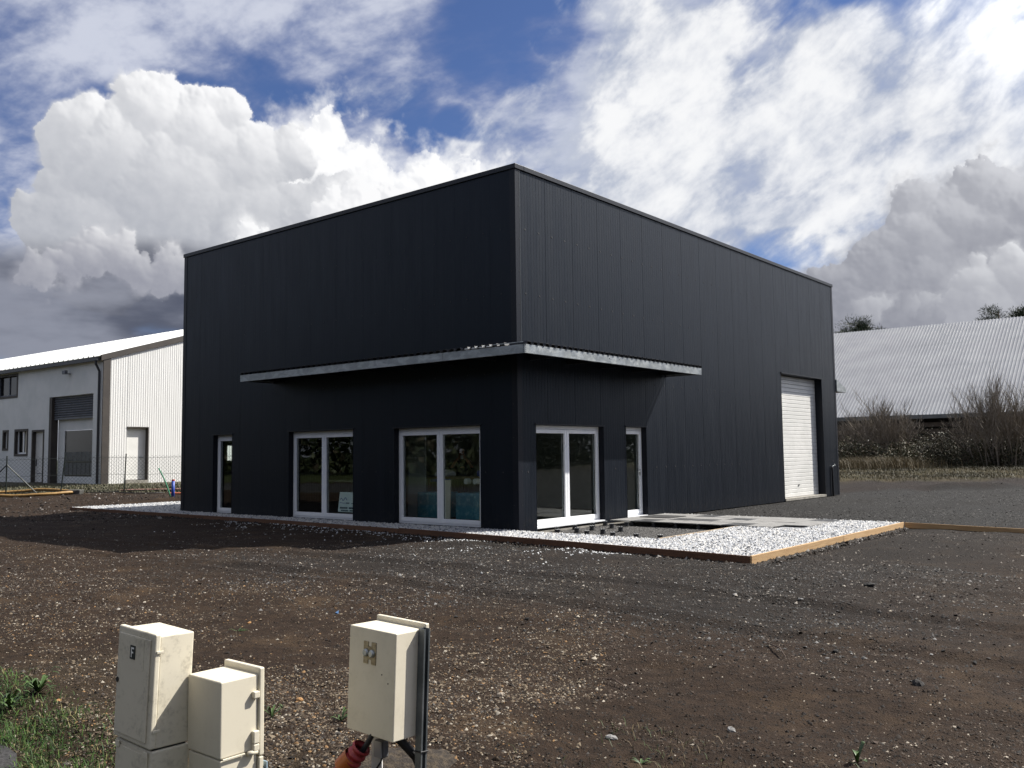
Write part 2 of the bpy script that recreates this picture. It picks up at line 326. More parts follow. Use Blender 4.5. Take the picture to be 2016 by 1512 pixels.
def np_mesh(name, V, F, m, cols=None, smooth=False):
    V = np.asarray(V, np.float32); F = np.asarray(F, np.int32); k = F.shape[1]
    me = bpy.data.meshes.new(name); me.vertices.add(len(V)); me.vertices.foreach_set('co', V.ravel())
    me.loops.add(F.size); me.loops.foreach_set('vertex_index', F.ravel()); me.polygons.add(len(F))
    me.polygons.foreach_set('loop_start', np.arange(len(F), dtype=np.int32)*k)
    me.update(calc_edges=True); me.validate()
    if cols is not None:
        at = me.color_attributes.new('Col', 'FLOAT_COLOR', 'POINT'); at.data.foreach_set('color', np.asarray(cols, np.float32).ravel())
    me.materials.append(m)
    if smooth: me.shade_smooth()
    o = bpy.data.objects.new(name, me); COL.objects.link(o); return o

# ------------------------------------------------------------------ ground
def vnoise(x, y, seed=0):
    def h(ix, iy): 
        n = (ix.astype(np.int64)*374761393 + iy.astype(np.int64)*668265263 + seed*974711) & 0x7fffffff
        n = (n ^ (n >> 13))*1274126177 & 0x7fffffff; return ((n ^ (n >> 16)) & 0xffff)/65535.
    ix, iy = np.floor(x), np.floor(y); fx, fy = x-ix, y-iy; fx = fx*fx*(3-2*fx); fy = fy*fy*(3-2*fy)
    a, b, c, d_ = h(ix, iy), h(ix+1, iy), h(ix, iy+1), h(ix+1, iy+1)
    return (a*(1-fx)+b*fx)*(1-fy)+(c*(1-fx)+d_*fx)*fy - .5
def sstep(x, a, b): t = np.clip((x-a)/(b-a), 0, 1); return t*t*(3-2*t)
BED_OUT = [(-18.9, -.74), (-5.4, -.78), (.73, -1.26), (6.03, -1.85), (6.03, 5.9), (0., 6.15)]
def bed_front(x): return np.interp(x, [-18.9, -5.4, .73, 6.03], [-.74, -.78, -1.26, -1.85])
def ground_h(x, y):
    x = np.asarray(x, float); y = np.asarray(y, float)
    s = (x-CAM.x)*F2.x + (y-CAM.y)*F2.y; l = (x-CAM.x)*R2.x + (y-CAM.y)*R2.y
    left = np.interp(s, [30.5, 34, 38, 43, 60], [0, .10, .27, .47, .55]) * sstep(-l, 5, 11)
    right = np.interp(s, [36.3, 37.6, 40, 55, 90], [0, .16, .38, .86, 1.1]) * sstep(l, -4, 6)
    h = -.1 + left + right
    rough = sstep(s, 60, 30)
    h = h + rough*(.05*vnoise(x*.35, y*.35, 1) + .055*vnoise(x*1.1, y*1.1, 2) + .030*vnoise(x*3.3, y*3.3, 3))
    near = sstep(np.hypot(x-CAM.x, y-CAM.y), 17, 9)
    h = h + near*(.018*vnoise(x*8, y*8, 4) + .012*vnoise(x*17, y*17, 5))
    # heap of soil along the back of the yard and the bank by the left fence
    h = h + .30*np.exp(-((s-36.9)/.6)**2)*sstep(l, 4, 8)*np.clip(.5+1.6*vnoise(l*.5, s*.3, 8), 0, 1.4)
    h = h + .12*np.exp(-((s-33.5)/1.4)**2)*sstep(-l, 9, 12)*np.clip(.6+1.5*vnoise(l*.7, s*.6, 9), 0, 1.5)
    # faint wheel ruts across the site
    yc = -6.4 + .9*np.sin(x*.17+.6) - .04*x
    for off in (-.82, .82): h = h - .032*np.exp(-((y-yc-off)/.15)**2)*sstep(x, -14, -9)*sstep(x, 15, 12) - .012*np.exp(-((y-yc-off)/.34)**2)*0 + .014*np.exp(-((np.abs(y-yc-off)-.26)/.08)**2)*sstep(x, -14, -9)
    # level under the building and the beds
    flat = sstep(x, -19.6, -18.9)*sstep(x, 6.9, 6.1)*sstep(y, bed_front(x)-.35, bed_front(x)-.02)*sstep(y, 20, 19.3)
    h = h*(1-flat) + flat*(-.16)
    yard = sstep(x, -1, 1)*sstep(y, 5.6, 6.4)*sstep(s, 36.6, 34)
    h = np.where(yard > 0, h*(1-yard) + yard*(-.07 + .015*vnoise(x*1.5, y*1.5, 6)), h)
    # the road verge the photographer stands on
    vg = sstep(y, -12.05, -12.42); h = h*(1-vg) + vg*(-.14)
    return h
def axis(fine0, fine1, step, lo, hi, mids):
    a = list(np.arange(fine0, fine1, step))
    for side, end in ((-1, lo), (1, hi)):
        q = fine0 if side < 0 else fine1; d = step
        while (q > end if side < 0 else q < end):
            d = min(d*1.13, 60) if abs(q) > mids else min(d*1.13, .45)
            q += side*d; a.append(q)
    return np.unique(np.round(a, 4))
def build_ground():
    xs = axis(-3, 13.5, .075, -700, 700, 60); ys = axis(-12.6, -2.0, .075, -700, 900, 75)
    X, Y = np.meshgrid(xs, ys, indexing='ij'); Z = ground_h(X, Y)
    V = np.stack([X.ravel(), Y.ravel(), Z.ravel()], 1); nx, ny = len(xs), len(ys)
    i = np.arange(nx*ny).reshape(nx, ny); F = np.stack([i[:-1, :-1], i[1:, :-1], i[1:, 1:], i[:-1, 1:]], -1).reshape(-1, 4)
    def fn(t, b):
        p = geo(t); s = t.sep(p); wp = t.v('ADD', p, t.v('SCALE', t.v('SUBTRACT', t.noise(p, .45, 5, .6, col=True), (.5, .5, .5)), 4.0)); q = t.sep(wp)
        fwd = t.m('ADD', t.m('MULTIPLY', t.m('SUBTRACT', q[0], CAM.x), F2.x), t.m('MULTIPLY', t.m('SUBTRACT', q[1], CAM.y), F2.y))
        lat = t.m('ADD', t.m('MULTIPLY', t.m('SUBTRACT', q[0], CAM.x), R2.x), t.m('MULTIPLY', t.m('SUBTRACT', q[1], CAM.y), R2.y))
        n1 = t.noise(p, 1.3, 7, .62); n2 = t.noise(p, 9, 6, .65); n3 = t.noise(p, 38, 5, .7)
        brown = t.mix(t.ramp(n2, .3, .7), (.0150, .0092, .0056), (.0300, .0186, .0114)); brown = t.mix(t.ramp(n1, .5, .75), brown, (.050, .032, .0180))
        grey = t.mix(t.ramp(n3, .35, .7), (.0075, .0071, .0067), (.0205, .0197, .0190))
        band = t.m('MULTIPLY', t.ramp(q[1], -8.0, -5.6), t.ramp(q[0], -3.5, 1.0)); band = t.m('MULTIPLY', band, t.ramp(q[0], 11, 7.5))
        c = t.mix(t.m('MULTIPLY', band, .70), brown, grey)
        yard = t.m('MULTIPLY', t.ramp(q[1], 4.6, 6.4), t.ramp(q[0], -1.5, .5)); yg = t.mix(t.ramp(n3, .35, .7), (.0115, .0112, .0110), (.030, .0292, .0286))
        yg = t.mix(t.m('MULTIPLY', t.ramp(t.noise(t.v('MULTIPLY', p, (.5, .16, 1)), 1.3, 6, .6), .42, .66), .6), yg, (.014, .0128, .0118)); c = t.mix(yard, c, yg)
        beyond = t.m('MULTIPLY', t.ramp(fwd, 35.8, 37.2), t.ramp(lat, -2., 4.)); soil = t.mix(t.ramp(n2, .3, .7), (.0095, .007, .006), (.024, .018, .0155))
        c = t.mix(beyond, c, soil)
        gr = t.mix(t.ramp(t.noise(p, 1.6, 6, .6), .35, .65), (.034, .032, .012), (.062, .047, .022)); gr = t.mix(t.ramp(n2, .4, .7), gr, (.045, .036, .018))
        c = t.mix(t.m('MULTIPLY', t.ramp(fwd, 38.6, 40.5), t.ramp(lat, -2., 4.)), c, gr)
        lg = t.m('MULTIPLY', t.ramp(fwd, 37.3, 38.8), t.ramp(lat, -4., -9.)); c = t.mix(lg, c, t.mix(t.ramp(n2, .35, .65), (.045, .043, .026), (.11, .10, .075)))
        far = t.ramp(t.v('DISTANCE', p, tuple(CAM)), 60, 110); c = t.mix(far, c, (.03, .036, .016))
        south = t.ramp(s[1], -21, -23); c = t.mix(south, c, (.035, .045, .016))
        verge = t.m('MULTIPLY', t.ramp(q[1], -10.9, -12.0), t.ramp(s[1], -13.2, -12.7)); c = t.mix(t.m('MULTIPLY', verge, .55), c, (.035, .026, .014))
        t.put(b.inputs['Base Color'], c)
        hgt = t.m('ADD', t.m('MULTIPLY', t.noise(p, 16, 7, .72), 1.0), t.m('MULTIPLY', t.m('SUBTRACT', 1.0, t.voro(p, 55, 2, .6)), .35))
        t.put(b.inputs['Normal'], t.bump(hgt, .8, .03))
    m = mat('site_ground', rough=.95, spec=.15, fn=fn)
    o = np_mesh('ground', V, F, m, smooth=True); o['kind'] = 'structure'; return o
build_ground()
def road_edge(x): return np.interp(x, [-20, 3, 6.3, 7.3, 8.2, 30], [-12.56, -12.53, -12.50, -12.98, -13.4, -13.5]) + .07*vnoise(np.asarray(x)*2.3, np.asarray(x)*0, 31)
def asphalt():
    m = mat('asphalt', rough=.9, spec=.2, fn=lambda t, b: (lambda p: (t.put(b.inputs['Base Color'], t.mix(t.ramp(t.noise(p, 60, 4, .7), .35, .7), (.018, .0176, .018), (.045, .044, .045))), t.put(b.inputs['Normal'], t.bump(t.noise(p, 90, 3, .7), .5, .006))))(geo(t)))
    xs = np.linspace(-160, 160, 900); xs = np.unique(np.concatenate([xs, np.linspace(2, 10, 120)])); e = road_edge(xs) + .04*vnoise(xs*7, xs*0, 32)
    V = []; F = []
    for i, x in enumerate(xs): V += [(x, -20.5, -.125), (x, e[i], -.125), (x, e[i]-.005, -.2)]
    for i in range(len(xs)-1): a = i*3; F += [(a, a+3, a+4, a+1), (a+1, a+4, a+5, a+2)]
    o = np_mesh('road', V, F, m); o['kind'] = 'structure'
asphalt()

# ------------------------------------------------------------------ pebbles (many, merged, uncountable)
M_STONE = mat('pebble', rough=.85, spec=.25, fn=lambda t, b: (lambda a: (t.put(b.inputs['Base Color'], t.mix(t.m('MULTIPLY', t.noise(geo(t), 45, 3, .6), .5), a.outputs['Color'], t.mix(1., a.outputs['Color'], (.6, .58, .55), 'MULTIPLY')))))(t.n('ShaderNodeVertexColor', layer_name='Col')))
# a half-sunk stone: five uneven sides up to a blunt crown (its underside lies in the ground)
OCT_V = np.array([(math.cos(2*math.pi*k/5), math.sin(2*math.pi*k/5), -.35) for k in range(5)] + [(.12, .05, .95)], float)
OCT_F = np.array([(k, (k+1) % 5, 5) for k in range(5)])
def pebbles(name, P, R, C, flat=.65, m=None):
    n = len(P); V = np.repeat(OCT_V[None], n, 0)*RNG.uniform(.65, 1.25, (n, 6, 1)) + RNG.normal(0, .13, (n, 6, 3))
    sc3 = np.stack([RNG.uniform(.75, 1.35, n), RNG.uniform(.7, 1.1, n), RNG.uniform(flat*.7, flat*1.2, n)], 1)*np.asarray(R)[:, None]
    V = V*sc3[:, None, :]
    a = RNG.uniform(0, 6.283, n); tl = RNG.normal(0, .35, n); ca, sa = np.cos(a), np.sin(a); ct, st = np.cos(tl), np.sin(tl)
    x, y, z = V[..., 0], V[..., 1], V[..., 2]
    y, z = y*ct[:, None]-z*st[:, None], y*st[:, None]+z*ct[:, None]
    x, y = x*ca[:, None]-y*sa[:, None], x*sa[:, None]+y*ca[:, None]
    V = np.stack([x, y, z], -1) + np.asarray(P)[:, None, :]
    F = (OCT_F[None] + (np.arange(n)*6)[:, None, None]).reshape(-1, 3)
    cols = np.concatenate([np.repeat(np.asarray(C)[:, None, :], 6, 1), np.ones((n, 6, 1))], -1)
    o = np_mesh(name, V.reshape(-1, 3), F, m or M_STONE, cols.reshape(-1, 4)); return o
def pick(pal, n, wts=None):
    pal = np.array(pal); i = RNG.choice(len(pal), n, p=wts); return pal[i]*RNG.uniform(.75, 1.2, (n, 1))
def in_bed(x, y): return (y > bed_front(x)-.06) & (x < 6.1) & (x > -19.5)

def soil_stones():
    # loose stones of the disturbed soil: density thins with distance
    n = 255000; u = RNG.random(n); s = 4.6/(1-u*(1-4.6/21.)); l = (RNG.random(n)*1.55-.64)*s
    x = CAM.x + R2.x*l + F2.x*s; y = CAM.y + R2.y*l + F2.y*s
    dens = np.clip(.50 + 1.4*vnoise(x*.55, y*.55, 21) + .8*vnoise(x*2, y*2, 22), .03, 1)*np.where(l > .12*s, .62, 1.)
    ok = (~in_bed(x, y)) & (RNG.random(n) < dens) & (y > -12.6); x, y, s, l = x[ok], y[ok], s[ok], l[ok]; n = len(x)
    r = np.clip(RNG.lognormal(-5.12, .42, n), .003, .024)*np.where(l > .12*s, .8, 1.0)*(1+.015*s)
    pal = [(.16, .128, .088), (.10, .077, .053), (.056, .040, .027), (.30, .27, .22), (.20, .12, .055), (.07, .064, .058), (.032, .024, .018)]
    c = pick(pal, n, [.15, .22, .25, .06, .06, .08, .18]); right = (l > .1*s) | (y > -7)
    c[right] = pick([(.042, .028, .019), (.080, .060, .044), (.30, .265, .215), (.020, .0128, .0085)], right.sum(), [.42, .22, .065, .295])
    z = ground_h(x, y) + r*.18
    o = pebbles('loose_stones', np.stack([x, y, z], 1), r, c); tag(o, 'loose pale and brown stones scattered over the bare soil', 'stones', kind='stuff')
    # dark crumbs of soil
    n = 36000; u = RNG.random(n); s = 4.6/(1-u*(1-4.6/18.)); l = (RNG.random(n)*1.55-.64)*s
    x = CAM.x + R2.x*l + F2.x*s; y = CAM.y + R2.y*l + F2.y*s; ok = (~in_bed(x, y)) & (y > -12.5); x, y, s = x[ok], y[ok], s[ok]; n = len(x)
    r = np.clip(RNG.lognormal(-5.15, .45, n), .003, .026); c = pick([(.0095, .0063, .0043), (.015, .0102, .007), (.007, .0048, .0035)], n)
    o = pebbles('soil_crumbs', np.stack([x, y, ground_h(x, y)+r*.15], 1), r, c, .8); tag(o, 'dark crumbs and clods of soil lying on the bare ground', 'soil', kind='stuff')
    # coarser clods on the bank by the left fence and along the back of the yard
    n1, n2 = 9000, 5000; s = np.concatenate([RNG.uniform(25, 38, n1), RNG.normal(37.1, .8, n2)]); q = np.concatenate([RNG.uniform(-.62, -.34, n1), RNG.uniform(.28, .62, n2)]); l = q*s
    x = CAM.x + R2.x*l + F2.x*s; y = CAM.y + R2.y*l + F2.y*s; ok = ~in_bed(x, y); x, y = x[ok], y[ok]; n = len(x)
    r = np.clip(RNG.lognormal(-4.0, .6, n), .006, .10); c = pick([(.013, .0088, .0062), (.022, .015, .0105), (.034, .025, .019), (.20, .19, .18)], n, [.42, .36, .19, .03])
    o = pebbles('bank_clods', np.stack([x, y, ground_h(x, y)+r*.1], 1), r, c, .8); tag(o, 'coarse clods of dark soil on the banks behind', 'soil', kind='stuff')
    # grey chippings of the trampled band and the yard
    n = 60000; x = RNG.uniform(-4, 11, n); y = RNG.uniform(-9, -1, n)
    dn = sstep(y, -9, -6.5)*sstep(x, -4, 0)*sstep(x, 11, 8)*np.clip(.5+1.3*vnoise(x*.7, y*.7, 25), 0, 1); ok = (~in_bed(x, y)) & (RNG.random(n) < dn); x, y = x[ok], y[ok]; n = len(x)
    r = np.clip(RNG.lognormal(-4.55, .35, n), .005, .03); c = pick([(.022, .0212, .0205), (.045, .044, .043), (.15, .147, .143), (.011, .0107, .0104)], n, [.4, .25, .1, .25])
    o = pebbles('grey_chippings', np.stack([x, y, ground_h(x, y)+r*.2], 1), r, c); tag(o, 'grey stone chippings trodden into the soil before the gravel bed', 'chippings', kind='stuff')
    n = 60000; s = RNG.uniform(15, 37, n); l = RNG.uniform(.05, .62, n)*s; x = CAM.x + R2.x*l + F2.x*s; y = CAM.y + R2.y*l + F2.y*s
    ok = (y > 6.1-.12*np.maximum(x-6, 0)) & (x > .1) & (RNG.random(n) < np.clip(.5+1.2*vnoise(x*.6, y*.6, 29), .1, 1)); x, y = x[ok], y[ok]; n = len(x); r = np.clip(RNG.lognormal(-4.1, .35, n), .008, .04)
    o = pebbles('yard_chippings', np.stack([x, y, ground_h(x, y)+r*.1], 1), r, pick([(.016, .0155, .015), (.032, .031, .030), (.075, .073, .071), (.009, .0087, .0085)], n, [.35, .32, .13, .2]), .6); tag(o, 'dark grey chippings covering the yard beside the goods door', 'chippings', kind='stuff')
    # soil trodden up against the timber boards, and grit out to the right
    n = 5200; t = RNG.random(n); a = RNG.random(n) < .62; x = np.where(a, -18.5+24.4*t, 6.09+RNG.exponential(.05, n)); y = np.where(a, bed_front(-18.5+24.4*t)-.03-RNG.exponential(.05, n), -1.8+7.6*t)
    r = np.clip(RNG.lognormal(-4.1, .5, n), .006, .05); c = pick([(.016, .0105, .007), (.026, .0175, .012), (.035, .033, .031), (.20, .19, .18)], n, [.42, .30, .2, .08])
    o = pebbles('board_soil', np.stack([x, y, np.maximum(ground_h(x, y), -.13)+r*.2], 1), r, c, .8); tag(o, 'crumbs of soil and grit banked against the timber boards', 'soil', kind='stuff')
    n = 70000; s = RNG.uniform(10, 27, n); l = RNG.uniform(-.6, .62, n)*s; x = CAM.x + R2.x*l + F2.x*s; y = CAM.y + R2.y*l + F2.y*s
    ok = (~in_bed(x, y)) & (y < 5.7-.12*np.maximum(x-6, 0)) & (RNG.random(n) < np.clip(.5+1.3*vnoise(x*.8, y*.8, 33), .05, 1)); x, y = x[ok], y[ok]; n = len(x); r = np.clip(RNG.lognormal(-4.5, .4, n), .005, .032)
    o = pebbles('far_grit', np.stack([x, y, ground_h(x, y)+r*.15], 1), r, pick([(.018, .0125, .009), (.034, .027, .021), (.07, .062, .053), (.22, .20, .175)], n, [.42, .33, .19, .06]), .7); tag(o, 'fine grit and small stones over the middle of the site', 'grit', kind='stuff')
    # spilt white gravel below the board
    n = 900; x = RNG.uniform(-9, 4, n); y = bed_front(x) - .10 - RNG.exponential(.55, n)
    keep = vnoise(x*1.2, y*2, 27) > -.15; x, y = x[keep], y[keep]; n = len(x); r = RNG.uniform(.011, .024, n)
    o = pebbles('spilt_gravel', np.stack([x, y, ground_h(x, y)+r*.4], 1), r, pick([(.50, .51, .52), (.34, .35, .36)], n)); tag(o, 'white gravel spilt on the dark soil along the front board', 'gravel', kind='stuff')
soil_stones()

# ------------------------------------------------------------------ the dark industrial building
L1, L2, H = 13.24, 19.17, 7.90; REC = .22; TH = .24
bld = thing('industrial_building', (0, 0, 0), 'large new anthracite metal-clad building with flat parapet and L-shaped canopy', 'building')
# openings: (along0, along1, z0, z1)
OPEN_L = [(-11.53, -10.57, -.03, 2.24), (-7.92, -5.31, -.03, 2.25), (-3.82, -1.07, -.03, 2.23)]
OPEN_R = [(.62, 3.28, -.02, 2.22), (4.28, 5.26, -.02, 2.23), (14.04, 17.74, -.02, 4.17)]
TOPZ = H - .11
def strips(a0, a1, opens, z0):
    """rectangles (a,b,zlo,zhi) that fill the strip a0..a1 around the openings"""
    cuts = sorted({a0, a1, *[q for o in opens for q in o[:2] if a0 < q < a1]}); out = []
    for a, b in zip(cuts, cuts[1:]):
        zs = [(z0, TOPZ)]
        for (p, q, lo, hi) in opens:
            if p < (a+b)/2 < q: zs = ([(z0, lo)] if lo > z0+.2 else []) + [(hi, TOPZ)]
        out += [(a, b, lo, hi) for lo, hi in zs]
    return out
def cells(rects, fn, th):
    """one connected slab from a set of rectangles; fn(a, z, depth) -> point"""
    A = sorted({q for r in rects for q in r[:2]}); Zs = sorted({q for r in rects for q in r[2:]}); m = MB(); ix = {}
    def V(i, j, k):
        if (i, j, k) not in ix: ix[i, j, k] = len(m.v); m.v.append(tuple(fn(A[i], Zs[j], th*k)))
        return ix[i, j, k]
    full = {(i, j) for i in range(len(A)-1) for j in range(len(Zs)-1) if any(r[0] < (A[i]+A[i+1])/2 < r[1] and r[2] < (Zs[j]+Zs[j+1])/2 < r[3] for r in rects)}
    for (i, j) in full:
        m.f.append((V(i, j, 0), V(i+1, j, 0), V(i+1, j+1, 0), V(i, j+1, 0))); m.f.append((V(i, j+1, 1), V(i+1, j+1, 1), V(i+1, j, 1), V(i, j, 1)))
        for (di, dj, p, q) in ((0, -1, (i, j), (i+1, j)), (1, 0, (i+1, j), (i+1, j+1)), (0, 1, (i+1, j+1), (i, j+1)), (-1, 0, (i, j+1), (i, j))):
            if (i+di, j+dj) not in full: m.f.append((V(*p, 1), V(*q, 1), V(*q, 0), V(*p, 0)))
    return m
FN = {'L': lambda a, z, d: (a, d, z), 'R': lambda a, z, d: (-d, a, z)}
def clad(edges, opens, side, z0):
    for a0, a1 in zip(edges, edges[1:]):
        rc = [(a+(.0035 if side == 'R' else .0015) if a == a0 else a, b-(.0035 if side == 'R' else .0015) if b == a1 else b, lo, hi) for (a, b, lo, hi) in strips(a0, a1, opens, z0)]
        cells(rc, FN[side], .10).build('wall_panel', M_PANEL, bld)
    f0 = FN[side]; cells(strips(edges[0], edges[-1], opens, z0), lambda a, z, d: f0(a, z, d+.108), TH-.108).build('wall_lining', M_INT, bld)
    for a in edges[1:-1]:                            # dark seal in each joint
        for (p, q, lo, hi) in strips(a-.004, a+.004, opens, z0)[:1]:
            cells([(a-.004, a+.004, lo, hi)], lambda x, z, d: f0(x, z, d+(.006 if side == 'R' else .002)), .095).build('joint_seal', M_SEAL if side == 'R' else M_PANEL, bld)
le = [-L1] + [-.73-1.05*k for k in range(12)][::-1]; le = sorted(set([q for q in le if q >= -L1])); le = le if le[-1] >= -.01 else le + [-.02]
if le[1]-le[0] < .3: le.pop(1)
re = [.02] + [1.05*k+.02 for k in range(1, 19)]; re[-1] = L2 if L2-re[-1] < .3 else re[-1]; re = re if re[-1] == L2 else re+[L2]
clad(le, OPEN_L, 'L', -.15); clad(re, OPEN_R, 'R', -.09)
# back and far side
MB().box(-L1+.02, -.25, L2-.2, L2-.01, -.15, TOPZ).build('back_wall', M_PANEL, bld)
mw_ = MB()
for q in ((.26, 1.45, -.15, TOPZ), (2.05, L2-.21, -.15, TOPZ), (1.45, 2.05, -.15, 1.45), (1.45, 2.05, 2.0, TOPZ)): mw_.box(-L1+.01, -L1+.2, *q)
mw_.build('side_wall', M_PANEL, bld)
MB().box(-L1+.05, -.12, .12, L2-.05, TOPZ-.35, TOPZ-.15).build('roof_deck', M_DARKMETAL, bld)
# parapet coping, corner trims, plinth
cp = MB(); cp.box(-L1-.03, .035, -.035, .28, TOPZ+.004, H); cp.box(-.28, .035, .285, L2+.03, TOPZ+.004, H); cp.box(-L1-.03, -.285, L2-.25, L2+.03, TOPZ+.004, H); cp.box(-L1-.03, -L1+.25, .285, L2-.255, TOPZ+.004, H)
cp.build('coping', M_COPE, bld, bevel=.006)
def angle_trim(name, x, y, sx, sy, z0):
    m = MB(); wd = .15
    m.box(x, x+sx*wd, y-sy*.006, y-sy*.0005, z0, TOPZ); m.box(x-sx*.006, x-sx*.0005, y-sy*.006, y+sy*wd, z0, TOPZ); return m.build(name, M_TRIM, bld)
angle_trim('corner_trim', .002, -.002, -1, 1, -.14)
angle_trim('corner_trim', -L1-.002, -.002, 1, 1, -.14)
angle_trim('corner_trim', .002, L2+.002, -1, -1, -.08)
MB().box(.0085, .012, .140, .153, 3.9, TOPZ-.01).build('trim_edge', mat('trim_edge_metal', (.05, .056, .062), .45, .3), bld)
scr = MB()
for z in (6.50, 5.08, 3.35, 1.2):
    for k in range(39):
        y = .33+.492*k
        if any(p-.05 < y < q+.05 and lo < z < hi for p, q, lo, hi in OPEN_R) or y > L2-.1: continue
        scr.tube([(0, y, z), (.006, y, z)], .022, 6)
    for k in range(26):
        x = -.42-.505*k
        if any(p-.05 < x < q+.05 and lo < z < hi for p, q, lo, hi in OPEN_L): continue
        scr.tube([(x, 0, z), (x, -.006, z)], .016, 6)
for z in np.arange(.5, 7.6, .72):
    scr.tube([(.009, .11, z), (.014, .11, z)], .012, 6); scr.tube([(-.11, -.009, z), (-.11, -.014, z)], .012, 6)
so_ = scr.build('screws', M_SEAL, bld); so_['kind'] = 'stuff'
MB().box(-.22, -.004, .3, 5.9, -.2, -.094).build('plinth', M_CONC, bld)
MB().box(-L1+.22, -.245, .245, L2-.25, -.14, 0.0).build('floor_slab', M_FLOORI, bld)
MB().box(-L1+.22, -.25, .25, 9.0, 3.0, 3.12).build('ceiling', M_INT, bld)
MB().box(-L1+.22, -.25, 6.5, 6.62, .004, 2.996).build('partition', M_INT, bld)
# ---- windows and glazed doors
def glazed(side, a0, a1, z0, z1, leaves, hdl=None, name='window'):
    loc = ((a0+a1)/2, 0, z0) if side == 'L' else (0, (a0+a1)/2, z0)
    e = part_empty(name, loc, bld)
    def bx(m, p, q, d0, d1, lo, hi):                 # d = depth behind the facade
        if side == 'L': m.box(p, q, d0, d1, lo, hi)
        else: m.box(-d1, -d0, p, q, lo, hi)
        return m
    d = REC
    fr = MB(); f = .055                              # outer frame
    bx(fr, a0+.004, a0+f, d-.07, d+.02, z0, z1); bx(fr, a1-f, a1-.004, d-.07, d+.02, z0, z1)
    bx(fr, a0+f, a1-f, d-.07, d+.02, z1-f-.03, z1-.004); bx(fr, a0+f, a1-f, d-.07, d+.02, z0, z0+f)
    fr.build('frame', M_PVC, e, bevel=.004)
    n = leaves; wl = (a1-a0-2*f)/n
    for k in range(n):
        p, q = a0+f+k*wl+.003, a0+f+(k+1)*wl-.003; lo, hi = z0+f+.003, z1-f-.033; s = .085
        sm = MB(); bx(sm, p, p+s, d-.085, d, lo, hi); bx(sm, q-s, q, d-.085, d, lo, hi); bx(sm, p+s, q-s, d-.085, d, hi-s, hi); bx(sm, p+s, q-s, d-.085, d, lo, lo+s+.015)
        sm.build('sash', M_PVC, e, bevel=.005)
        g = MB(); bx(g, p+s+.006, q-s-.006, d-.035, d-.029, lo+s+.02, hi-s-.006); g.build('pane', M_GLASS, e)
        gk = MB()
        for (u0, u1, w0, w1) in ((p+s, p+s+.006, lo+s+.015, hi-s), (q-s-.006, q-s, lo+s+.015, hi-s), (p+s+.006, q-s-.006, hi-s-.006, hi-s), (p+s+.006, q-s-.006, lo+s+.015, lo+s+.021)): bx(gk, u0, u1, d-.042, d-.022, w0, w1)
        gk.build('gasket', M_SEAL, e)
    rv = MB()                                        # reveal lining and head flashing
    bx(rv, a0-.002, a0+.003, -.004, TH+.01, z0, z1); bx(rv, a1-.003, a1+.002, -.004, TH+.01, z0, z1); bx(rv, a0+.003, a1-.003, -.002, TH+.01, z1-.003, z1+.004)
    rv.build('reveal', M_TRIM, e)
    fl = MB(); bx(fl, a0-.04, a1+.04, -.028, -.001, z1+.006, z1+.03); fl.build('head_flashing', M_COPE, e)
    sl_ = MB(); bx(sl_, a0+.004, a1-.004, .0, d-.072, z0-.015, z0+.018); sl_.build('sill', M_PVC if side == 'R' else M_TRIM, e)
    if hdl is not None:
        hm = MB(); bx(hm, hdl-.02, hdl+.02, d-.10, d-.086, 1.0, 1.16); bx(hm, hdl-.14, hdl+.01, d-.135, d-.118, 1.10, 1.118); bx(hm, hdl-.01, hdl+.01, d-.118, d-.10, 1.10, 1.118)
        hm.build('handle', M_GALV, e, bevel=.003)
    return e
glazed('L', *OPEN_L[0], 1, name='glazed_door'); glazed('L', *OPEN_L[1], 2); glazed('L', *OPEN_L[2], 2)
glazed('R', *OPEN_R[0], 2); glazed('R', *OPEN_R[1], 1, hdl=5.12, name='glazed_door')
e = part_empty('window', (-L1, 1.75, 1.45), bld)     # small window in the far side wall
m = MB(); X0 = -L1+.08
for q in ((1.45, 1.49, 1.45, 2.0), (2.01, 2.05, 1.45, 2.0), (1.735, 1.765, 1.49, 1.96), (1.49, 2.01, 1.96, 2.0), (1.49, 2.01, 1.45, 1.49)): m.box(X0, X0+.06, *q)
m.build('frame', M_PVC, e); MB().box(X0+.025, X0+.03, 1.49, 1.735, 1.49, 1.96).build('pane', M_GLASS, e); MB().box(X0+.025, X0+.03, 1.765, 2.01, 1.49, 1.96).build('pane', M_GLASS, e)
# ---- sectional goods door
a0, a1, z0, z1 = OPEN_R[2]; e = part_empty('goods_door', (0, (a0+a1)/2, 0), bld)
nsl = 31; hs = (z1-z0-.02)/nsl
for k in range(nsl):
    lo = z0+.01+k*hs; x = -.27
    prof = [(x-.04, a0+.003, lo+.003), (x, a0+.003, lo+.003), (x+.004, a0+.003, lo+.012), (x+.004, a0+.003, lo+hs-.014), (x-.006, a0+.003, lo+hs-.004), (x-.04, a0+.003, lo+hs-.004)]
    MB().prism(prof, (0, a1-a0-.006, 0)).build('slat', M_DOORW, e)
MB().box(-.33, -.312, a0+.003, a1-.003, z0, z1).build('backing', mat('grey_backing', (.25, .25, .25), .7), e)
m = MB(); m.box(-.31, .004, a0-.002, a0+.0025, z0, z1); m.box(-.31, .004, a1-.0025, a1+.002, z0, z1); m.box(-.31, .002, a0+.0025, a1-.0025, z1-.003, z1+.004); m.build('reveal', M_TRIM, e)
MB().box(.001, .04, a0-.03, a1+.03, z1+.006, z1+.045).build('head_flashing', M_COPE, e)
MB().box(-.3, .03, a0+.01, a1-.01, -.09, -.012).build('threshold', M_CONC, e)
MB().box(-.262, -.24, (a0+a1)/2-.05, (a0+a1)/2+.05, .37, .39).build('handle', M_SEAL, e)
